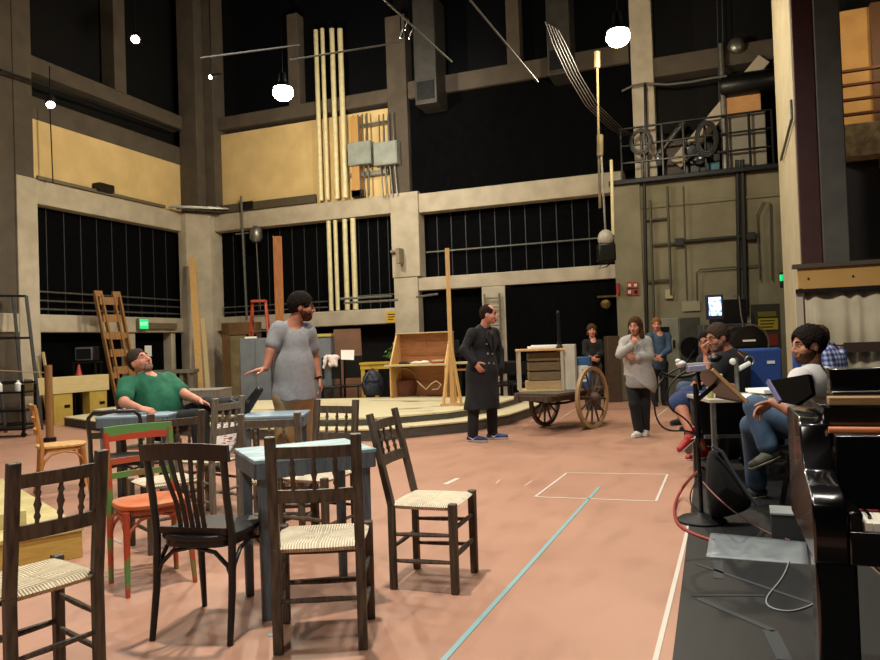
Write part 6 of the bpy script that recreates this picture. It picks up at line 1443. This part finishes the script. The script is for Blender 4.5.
p.shoe('R', white_shoe, sole_w, (-.75, -.65, 0), ln=.24); p.shoe('L', white_shoe, sole_w, (-.3, -.95, 0), ln=.24)

# --- person in the denim shirt with a paper
root, J = joints(659, 13.3, dict(head=(656.5, 324.5, 0), shR=(650, 336, 0), shL=(667.5, 336, 0), elR=(648.5, 350, -.1), wrR=(655, 357.5, -.24), elL=(669, 350, -.1), wrL=(660, 356.5, -.26),
    hipR=(653.5, 364, 0), hipL=(663, 364, 0), knR=(654, 383, -.02), knL=(664, 383, 0), anR=(655, 400, 0), anL=(665, 400, 0)), ground=0.)
p = Person('person', 'ginger-haired person in blue denim shirt holding a white sheet', root, J, skin_fair, sc=.95, headf=(-.25, -.95, -.1), hsc=1.0)
p.body(hands={'R': ((.5, -.6, -.3), (.3, .6, .2), (.3, 0, .9)), 'L': ((-.6, -.5, -.3), (-.3, .6, .2), (-.3, 0, .9))}, legs=False, res=.009)
p.head(hair_ginger, hair_short); p.shirt(denim_shirt, sleeve=1.9, hem=.10, loose=.01); p.trousers(blackcloth)
p.shoe('R', blackcloth, sole_b, (-.2, -1, 0), ln=.25); p.shoe('L', blackcloth, sole_b, (.2, -1, 0), ln=.25)
o = MB().lo((-.10, -.002, -.26), (.10, .002, .02)).build('script_sheet', paper); o.location = W(656.5, 360.5, 13.28); o.rotation_euler = (.1, 0, YAW); tag(o, 'white sheet hanging from the hands of the person in denim', 'paper')

# --- dark-clothed person against the black panel
root, J = joints(592.5, 13.0, dict(head=(591.8, 330.5, 0), shR=(586, 342.5, 0), shL=(599.5, 342.5, 0), elR=(585, 353, -.06), wrR=(591.5, 358.5, -.2), elL=(601.5, 353, -.06), wrL=(594.5, 358.5, -.2),
    hipR=(588.5, 366, 0), hipL=(597, 366, 0), knR=(588.5, 386, -.02), knL=(597.5, 386, 0), anR=(588.5, 406.0, 0), anL=(597.5, 406.0, 0)), ground=0.)
p = Person('person', 'woman in black jumper with clasped hands behind the cart', root, J, skin_fair, sc=.86, fat=.95, headf=(-.15, -1, -.05), hsc=.97, jaw=.95)
p.body(hands={'R': ((.8, -.3, -.3), (0, .7, .2), (.2, -.2, .9)), 'L': ((-.8, -.3, -.3), (0, .7, .2), (-.2, -.2, .9))}, legs=False, res=.009)
p.head(hair_brown, hair_bob); p.shirt(mat('black_jumper', '#0f0f12', '#17171b', rough=.95, scale=20), sleeve=1.9, hem=.06, loose=.01); p.trousers(mat('dark_grey_trouser', '#3b3a3c', '#454446', rough=.85, scale=9))
p.shoe('R', blackcloth, sole_b, (-.1, -1, 0), ln=.24); p.shoe('L', blackcloth, sole_b, (.2, -1, 0), ln=.24)

# --- man in the grey t-shirt
root, J = joints(294, 6.3, dict(head=(301.5, 307, .02), shR=(278.5, 330.5, -.06), shL=(307, 331, .10), elR=(270.5, 352, -.14), wrR=(265.5, 368.5, -.22), elL=(314, 357, .16), wrL=(318.5, 377.5, .10),
    hipR=(287, 396, -.04), hipL=(301, 396, .06), knR=(284, 447, -.06), knL=(304, 447, .10), anR=(281, 491, -.02), anL=(303, 489, .14)), ground=0.)
p = Person('person', 'man in grey t-shirt and khaki trousers, right palm held out low', root, J, skin_tan, sc=1.05, fat=1.15, headf=(.97, .12, -.06), hsc=1.02)
p.body(hands={'R': ((-.85, -.4, -.15), (0, .1, -1), (.35, -.9, 0), 1.1, .10), 'L': ((.25, -.1, -1), (-.8, .2, 0), (.35, -.7, -.2), 1.05, .5)}, legs=False, res=.0068)
p.head(hair_black, hair_curly, glasses=True, beard=beard_m)
tee = mat('heather_grey_jersey', '#85868a', '#8f9094', rough=.95, scale=30)
p.shirt(tee, name='t_shirt', infl=.013, sleeve=.62, hem=.03, loose=.014, fold=.007, res=.007)
p.trousers(khaki, waist=.06)
brown_shoe = mat('brown_leather', '#3a2a20', rough=.5)
p.shoe('R', brown_shoe, sole_b, (.9, -.3, 0), ln=.29); p.shoe('L', brown_shoe, sole_b, (.95, .1, 0), ln=.29)
w_ = p.J['wrL']; MB().tube([w_+np.array((np.cos(a)*.034, np.sin(a)*.034, .012*np.cos(a))) for a in np.linspace(0, 2*PI, 17)[:-1]], .009, n=6, closed=True).build('wristband', blackmetal, p.root, smooth=True)

# --- man in the green polo shirt, leaning back with one boot up
root, J = joints(160, 6.75, dict(head=(139.5, 361.5, .05), shR=(127.5, 384.5, -.10), shL=(168, 381, .20), elR=(124, 402.5, -.34), wrR=(139, 408.0, -.40), elL=(186.5, 395.5, -.02), wrL=(199, 400.5, -.30),
    hipR=(158, 425, -.08), hipL=(172, 424, .12), knR=(199, 418, -.36), knL=(210, 405, -.10), anR=(205, 460, -.45), anL=(241, 406, -.78)))
p = Person('person', 'laughing man in green polo shirt leaning back, one boot on a table', root, J, skin_fair, sc=1.12, fat=1.2, headf=(.80, -.42, .42), headup=(-.5, 0, .8), hsc=1.05, jaw=1.18)
p.body(hands={'R': ((.8, .1, -.25), (0, .2, -1), (.3, .8, .2), 1.05, .3), 'L': ((.85, -.2, -.35), (0, .2, -1), (.3, -.8, .2), 1.05, .2)}, legs=False, res=.0068)
p.head(hair_grey, hair_crop, beard=beard_grey, eyes=False)
polo = mat('green_polo_pique', '#17563f', '#1d6549', rough=.9, scale=20)
so = p.shirt(polo, name='polo_shirt', infl=.016, sleeve=.66, hem=.06, belly=.045, fold=.012, res=.008)
f, r, u = p.T[:, 1], p.T[:, 0], p.T[:, 2]
nkc = p.mid+u*.035-f*.005
MB().tube([nkc+r*(.088*math.sin(a))-f*(.085*math.cos(a))+u*(.045*math.cos(a)) for a in np.linspace(-2.55, 2.55, 17)], [.012]+[.021]*15+[.012], n=8).build('collar', polo, so, smooth=True)
for s_ in (-1, 1): MB().extr([nkc+r*.055*s_+f*.085-u*.02, nkc+r*.10*s_+f*.075-u*.045, nkc+r*.055*s_+f*.135-u*.105, nkc+r*.012*s_+f*.118-u*.055], f*.014+u*.008).build('collar_point', polo, so, bevel=.003)
MB().box(p.hp+(p.mid-p.hp)*.72+f*.168-r*.10, (.02, .012, .014)).build('chest_emblem', paper, so)
p.trousers(blackcloth, infl=.016, t1=.95, waist=None)
boot = mat('black_boot_leather', '#121214', rough=.4)
p.shoe('L', boot, sole_b, (.55, .05, .85), up=(-.85, 0, .5), ln=.30, high=.08); p.shoe('R', boot, sole_b, (.95, -.2, -.1), ln=.30, high=.08)
c = (root.x, root.y, 0); q = Matrix.Rotation(YAW, 3, 'Z') @ Vector(tuple(p.hp)); 
rustic_chair('dark rustic chair under the man in green', (root.x+q.x-.30*math.cos(YAW), root.y+q.y-.30*math.sin(YAW)+.0, 0), YAW-PI/2, wd=brown_wood, h=.93, w=.40, wf=.44)

# --- bearded man in white at the piano
root, J = joints(800, 5.25, dict(head=(808, 345, 0), shR=(800, 379, -.18), shL=(824, 377, .20), elR=(789, 410, -.30), wrR=(772, 402, -.24), elL=(812, 412, .28), wrL=(784, 412, .12),
    hipR=(806, 428, -.10), hipL=(808, 426, .12), knR=(755, 406, .10), knL=(752, 426, .18), anR=(769, 449, .02), anL=(757, 487, .42)))
p = Person('person', 'bearded dark-haired man in white shirt and jeans, legs crossed', root, J, skin_olive, sc=1.0, fat=1.05, headf=(-.985, -.08, -.08), hsc=1.10)
p.body(hands={'R': ((-.6, .3, -.5), (.4, .2, -.8), (-.2, -.4, .6), 1.0, .45), 'L': ((-.8, 0, -.2), (0, 0, -1), (-.2, -.6, .3))}, legs=False, res=.007)
p.head(hair_black, lambda s, P, R, sc: hair_short(s, P, R, sc, th=.020, front=.03), beard=beard_m)
so = p.shirt(mat('white_shirt_cotton', '#c9c7c4', '#bdbbb8', rough=.9, scale=14), infl=.018, sleeve=.8, hem=.10, fold=.006)
p.trousers(denim, infl=.020, t1=.90, waist=None)
for s_ in 'RL':
    a_, b_ = p.J['kn'+s_], p.J['an'+s_]; d = SDF(); d.cap(a_+(b_-a_)*.86, b_, .048, .044); d.build('sock', mat('dark_sock', '#23262b', rough=.95), p.root, res=.008)
olive_shoe = mat('olive_grey_shoe', '#4a4a40', rough=.7)
p.shoe('R', olive_shoe, mat('pale_sole', '#b7b49a', rough=.6), (-.9, -.25, -.28), up=(-.2, 0, 1), ln=.29); p.shoe('L', mat('dark_grey_shoe', '#2f2f2e', rough=.7), mat('pale_sole', '#b7b49a'), (-.93, -.25, 0), ln=.28)
ps = root+Matrix.Rotation(YAW, 3, 'Z') @ Vector(tuple(p.hp)); t = thing('black_stool', 'black padded stool under the bearded man', 'stool', (ps.x, ps.y, .006), YAW)
zs = max(.35, float(p.hp[2])-.14); s = SDF(); s.ell((0, 0, zs-.04), (.22, .22, .045)); s.build('seat', blackmetal, t, res=.012)
for k in range(4): MB().bar((.2*math.cos(k*PI/2+.78), .2*math.sin(k*PI/2+.78), 0), (.12*math.cos(k*PI/2+.78), .12*math.sin(k*PI/2+.78), zs-.05), .03, .03).build('leg', blackmetal, t)

# --- man in the black t-shirt, fist at his mouth
root, J = joints(725, 6.9, dict(head=(717.5, 337.5, 0), shR=(722, 361, -.18), shL=(742, 360, .18), elR=(708, 381, -.30), wrR=(706.5, 356, -.20), elL=(722, 386, .15), wrL=(704, 384, .10),
    hipR=(731, 402, -.12), hipL=(735, 400, .12), knR=(679, 403, -.16), knL=(688, 396, .06), anR=(690, 431, -.44), anL=(704, 449, .10)))
p = Person('person', 'man in black t-shirt and blue shorts, fist against his mouth', root, J, skin_tan, sc=1.05, fat=1.15, headf=(-.94, -.25, -.22), hsc=1.08)
p.body(hands={'R': ((-.35, .1, .9), (.6, .5, 0), (-.2, -.6, .4), 1.0, 1.2), 'L': ((-.9, 0, -.1), (0, 0, -1), (0, -.8, .2))}, res=.0072)
p.head(hair_grey, hair_short, beard=beard_grey)
p.shirt(mat('black_jersey', '#101013', '#18181c', rough=.95, scale=20), name='t_shirt', infl=.018, sleeve=.75, hem=.08, fold=.006)
p.trousers(mat('navy_shorts_cloth', '#1f2f55', '#283a63', rough=.85, scale=10), name='shorts', infl=.020, shorts=True, waist=None)
red_shoe = mat('red_trainer', '#a8201f', '#8f1a1a', rough=.5, scale=12)
p.shoe('R', red_shoe, sole_w, (-.75, -.1, -.65), up=(-.5, -.2, .75), ln=.29, mark=sole_w); p.shoe('L', red_shoe, sole_w, (-.95, -.2, -.1), ln=.29)
ps = root+Matrix.Rotation(YAW, 3, 'Z') @ Vector(tuple(p.hp)); plain_chair('black chair under the man in the black t-shirt', 0, 1, -PI/2) if False else None
t = thing('black_stool', 'black padded stool under the man in the black t-shirt', 'stool', (ps.x, ps.y, .006), YAW); zs = max(.35, float(p.hp[2])-.15); s = SDF(); s.ell((0, 0, zs-.04), (.22, .22, .045)); s.build('seat', blackmetal, t, res=.012)
for k in range(4): MB().bar((.2*math.cos(k*PI/2+.78), .2*math.sin(k*PI/2+.78), 0), (.12*math.cos(k*PI/2+.78), .12*math.sin(k*PI/2+.78), zs-.05), .03, .03).build('leg', blackmetal, t)

# --- dark-haired person behind him
root, J = joints(714, 8.2, dict(head=(706.5, 342.0, 0), shR=(703, 360, -.05), shL=(722, 360, .08), elR=(701, 376, -.12), wrR=(694, 384, -.25), elL=(722, 377, .05), wrL=(706, 385, -.1),
    hipR=(711, 392, -.08), hipL=(719, 391, .1), knR=(684, 388, -.12), knL=(692, 392, .16), anR=(684, 417.0, -.12), anL=(694, 423, .12)))
p = Person('person', 'dark-haired person seated behind the man in the black t-shirt', root, J, skin_tan, sc=.98, headf=(-.7, -.7, -.1), hsc=1.0)
p.body(hands={'R': ((-.7, -.3, -.4), (0, 0, -1), (0, -.8, .2))}, legs=False, res=.009); p.head(hair_black, hair_short, glasses=True, beard=beard_m)
p.shirt(mat('dark_navy_jersey', '#15171f', '#1d2029', rough=.9, scale=20), sleeve=1.7); p.trousers(denim, waist=None)
p.shoe('R', blackcloth, sole_b, (-.9, -.3, 0), ln=.27); p.shoe('L', blackcloth, sole_b, (-.9, -.2, 0), ln=.27)
ps = root+Matrix.Rotation(YAW, 3, 'Z') @ Vector(tuple(p.hp)); t = thing('black_stool', 'black stool under the person behind the man in the black t-shirt', 'stool', (ps.x, ps.y, .0), YAW); zs = max(.35, float(p.hp[2])-.14); s = SDF(); s.ell((0, 0, zs-.04), (.21, .21, .045)); s.build('seat', blackmetal, t, res=.012)
for k in range(4): MB().bar((.2*math.cos(k*PI/2+.78), .2*math.sin(k*PI/2+.78), 0), (.12*math.cos(k*PI/2+.78), .12*math.sin(k*PI/2+.78), zs-.05), .03, .03).build('leg', blackmetal, t)

# --- person in the plaid shirt behind the bearded man
def plaid():
    M = bpy.data.materials.new('blue_plaid_cotton'); M.use_nodes = True; nt = M.node_tree; b = nt.nodes['Principled BSDF']; L = nt.links.new; b.inputs['Roughness'].default_value = .9
    tc = nt.nodes.new('ShaderNodeTexCoord'); outs = []
    for dr in ('X', 'Z'):
        wv = nt.nodes.new('ShaderNodeTexWave'); wv.bands_direction = dr; wv.inputs['Scale'].default_value = 7; wv.inputs['Distortion'].default_value = .6; L(tc.outputs['Object'], wv.inputs['Vector']); outs.append(wv.outputs['Fac'])
    mx = nt.nodes.new('ShaderNodeMath'); mx.operation = 'ADD'; L(outs[0], mx.inputs[0]); L(outs[1], mx.inputs[1]); ml = nt.nodes.new('ShaderNodeMath'); ml.operation = 'MULTIPLY'; ml.inputs[1].default_value = .5; L(mx.outputs[0], ml.inputs[0])
    cr = nt.nodes.new('ShaderNodeValToRGB'); e = cr.color_ramp.elements; e[0].position = .2; e[0].color = lin('#3a4a86'); e[1].position = .75; e[1].color = lin('#b9c0d6'); e.new(.5).color = lin('#6b7bb0'); L(ml.outputs[0], cr.inputs['Fac']); L(cr.outputs['Color'], b.inputs['Base Color']); return M
root, J = joints(832, 6.5, dict(head=(818, 338, 0), shR=(822, 356, -.16), shL=(836, 355, .18), elR=(833, 385, -.25), wrR=(806, 390, -.25), elL=(838, 385, .25), wrL=(812, 390, .15),
    hipR=(834, 404, -.12), hipL=(837, 403, .12), knR=(792, 405, -.14), knL=(794, 405, .12), anR=(795, 462, -.14), anL=(797, 460, .12)))
p = Person('person', 'person in blue plaid shirt, mostly hidden by the bearded man', root, J, skin_fair, sc=1.0, headf=(-.95, -.3, -.1), hsc=.95)
p.body(hands={'R': ((-.9, 0, -.1), (0, 0, -1), (0, -.8, .2)), 'L': ((-.9, 0, -.1), (0, 0, -1), (0, -.8, .2))}, legs=False, res=.009); p.head(hair_brown, hair_crop); p.shirt(plaid(), infl=.022, sleeve=1.7, loose=.01); p.trousers(denim, waist=None)
p.shoe('R', blackcloth, sole_b, (-.9, -.3, 0), ln=.27); p.shoe('L', blackcloth, sole_b, (-.9, -.2, 0), ln=.27)
# ================================================================== LIGHT
lamp_glow = mat('lamp_glow', '#fff1d8', emit=60., ecol='#ffedcf')
lamp_glow_small = mat('small_lamp_glow', '#fff4e0', emit=40., ecol='#fff0d8')
WARM = (1.0, .92, .80)
def spot_light(loc, power, ang=160, blend=.6, rad=.15, col=WARM, aim=None):
    l = bpy.data.lights.new('lamp_light', 'SPOT'); l.energy = power; l.spot_size = math.radians(ang); l.spot_blend = blend; l.shadow_soft_size = rad; l.color = col
    o = bpy.data.objects.new('lamp_light', l); COL.objects.link(o); o.location = loc
    if aim is not None: o.rotation_euler = (Vector(aim)-Vector(loc)).to_track_quat('-Z', 'Y').to_euler()
    return o
def bay_lamp(label, loc, r=.17, power=600, ang=165, blend=.5):
    t = thing('pendant_lamp', label, 'lamp', loc)
    MB().lathe([(.05, .34), (.07, .30), (.08, .16), (r*.75, .10), (r*.95, .05), (r*.9, .05), (r*.6, .10)], n=24).build('lamp_shade', darksteel, t, smooth=True)
    MB().ell((0, 0, -.03), (r*.98, r*.98, r*.8), n=20).build('bulb', lamp_glow, t, smooth=True)
    MB().tube([(0, 0, .34), (0, 0, 11.5-loc[2])], .008, n=6).build('cord', blackmetal, t)
    if power:
        l = bpy.data.lights.new('bulb_light', 'POINT'); l.energy = power; l.color = (1, .86, .62); l.shadow_soft_size = r*.5
        o = bpy.data.objects.new('bulb_light', l); COL.objects.link(o); o.location = (loc[0], loc[1], loc[2]-r*1.5)
    return t
v = W(283, 91, 13.3); bay_lamp('bright pendant lamp hanging before the cream plaster wall', v, .19, 560)
v = W(618, 35, 10.8); bay_lamp('bright pendant lamp hanging over the two-wheeled cart', v, .18, 330)
def spot_fixture(label, loc, r=.09, power=0, aim=(0, -1, -1), stem=None, group=None):
    t = thing('spotlight', label, 'lamp', loc, 0, group)
    q = Vector(aim).normalized().to_track_quat('-Z', 'Y').to_matrix()
    MB().lathe([(r*.5, .22), (r*.9, .18), (r, .0), (r*1.05, -.02)], R=q, n=18).build('lamp_body', blackmetal, t, smooth=True)
    MB().ell((q @ Vector((0, 0, -.02))), (r*.8, r*.8, .03), R=q).build('bulb', lamp_glow_small, t, smooth=True)
    MB().tube([(0, 0, .1), (0, 0, stem or .5)], .012, n=6).build('hanger', blackmetal, t)
    if power: spot_light(Vector(loc)+q @ Vector((0, 0, -.1)), power, 150, .7, r, aim=Vector(loc)+Vector(aim))
    return t
v = W(135.5, 39, 14.0); spot_fixture('small bright spotlight by the top of the left wall', v, .10, 160, (.5, -.8, -.9), stem=4)
v = W(50.5, 104, 13.2); spot_fixture('small bright spotlight on the rail above the black left bay', v, .09, 120, (.6, -.5, -1), stem=.7)
v = W(211.5, 77, 14.2); spot_fixture('dim little spotlight at the corner of the two walls', v, .05, 0, (-.5, -1, -.5), stem=3)
for i, (x, y) in enumerate(((401, 36), (405.5, 28), (410, 36.5))):
    v = W(x, y, 13.0); spot_fixture(('leftmost tiny spotlight of the cluster beside the brown column', 'topmost tiny spotlight of the cluster beside the brown column', 'rightmost tiny spotlight of the cluster beside the brown column')[i], v, .03, (260, 0, 0)[i], Vector((-8.0, 15.3, 5.4))-v, stem=2, group='tiny spotlight cluster')
# house lights over the rehearsal floor (above the frame)
for i, (x, y, pw) in enumerate(((-2.1, 3.3, 1600), (.6, 4.0, 420), (-1.8, -2.2, 850), (-5.2, 7.6, 560), (-1.4, 8.0, 330), (-8.6, 9.0, 380), (-7.6, 3.4, 260), (-5.2, 12.0, 420))):
    spot_light((x, y, 6.8), pw, 150, .8, .12)
# amber work light on the far gallery
l = bpy.data.lights.new('gallery_light', 'POINT'); l.energy = 45; l.color = (1, .80, .52); l.shadow_soft_size = .08
o = bpy.data.objects.new('gallery_light', l); COL.objects.link(o); o.location = (2.9, 12.1, 5.9)
w = bpy.data.worlds.new('world'); scn.world = w; w.use_nodes = True
w.node_tree.nodes['Background'].inputs[0].default_value = (.9, .85, .8, 1); w.node_tree.nodes['Background'].inputs[1].default_value = .006
vs = scn.view_settings; vs.view_transform = 'Standard'; vs.look = 'None'; vs.exposure = 0.; vs.gamma = 1.; vs.use_curve_mapping = False
scn.cycles.use_denoising = True
scn.cycles.max_bounces = 6
scn.cycles.sample_clamp_indirect = 4
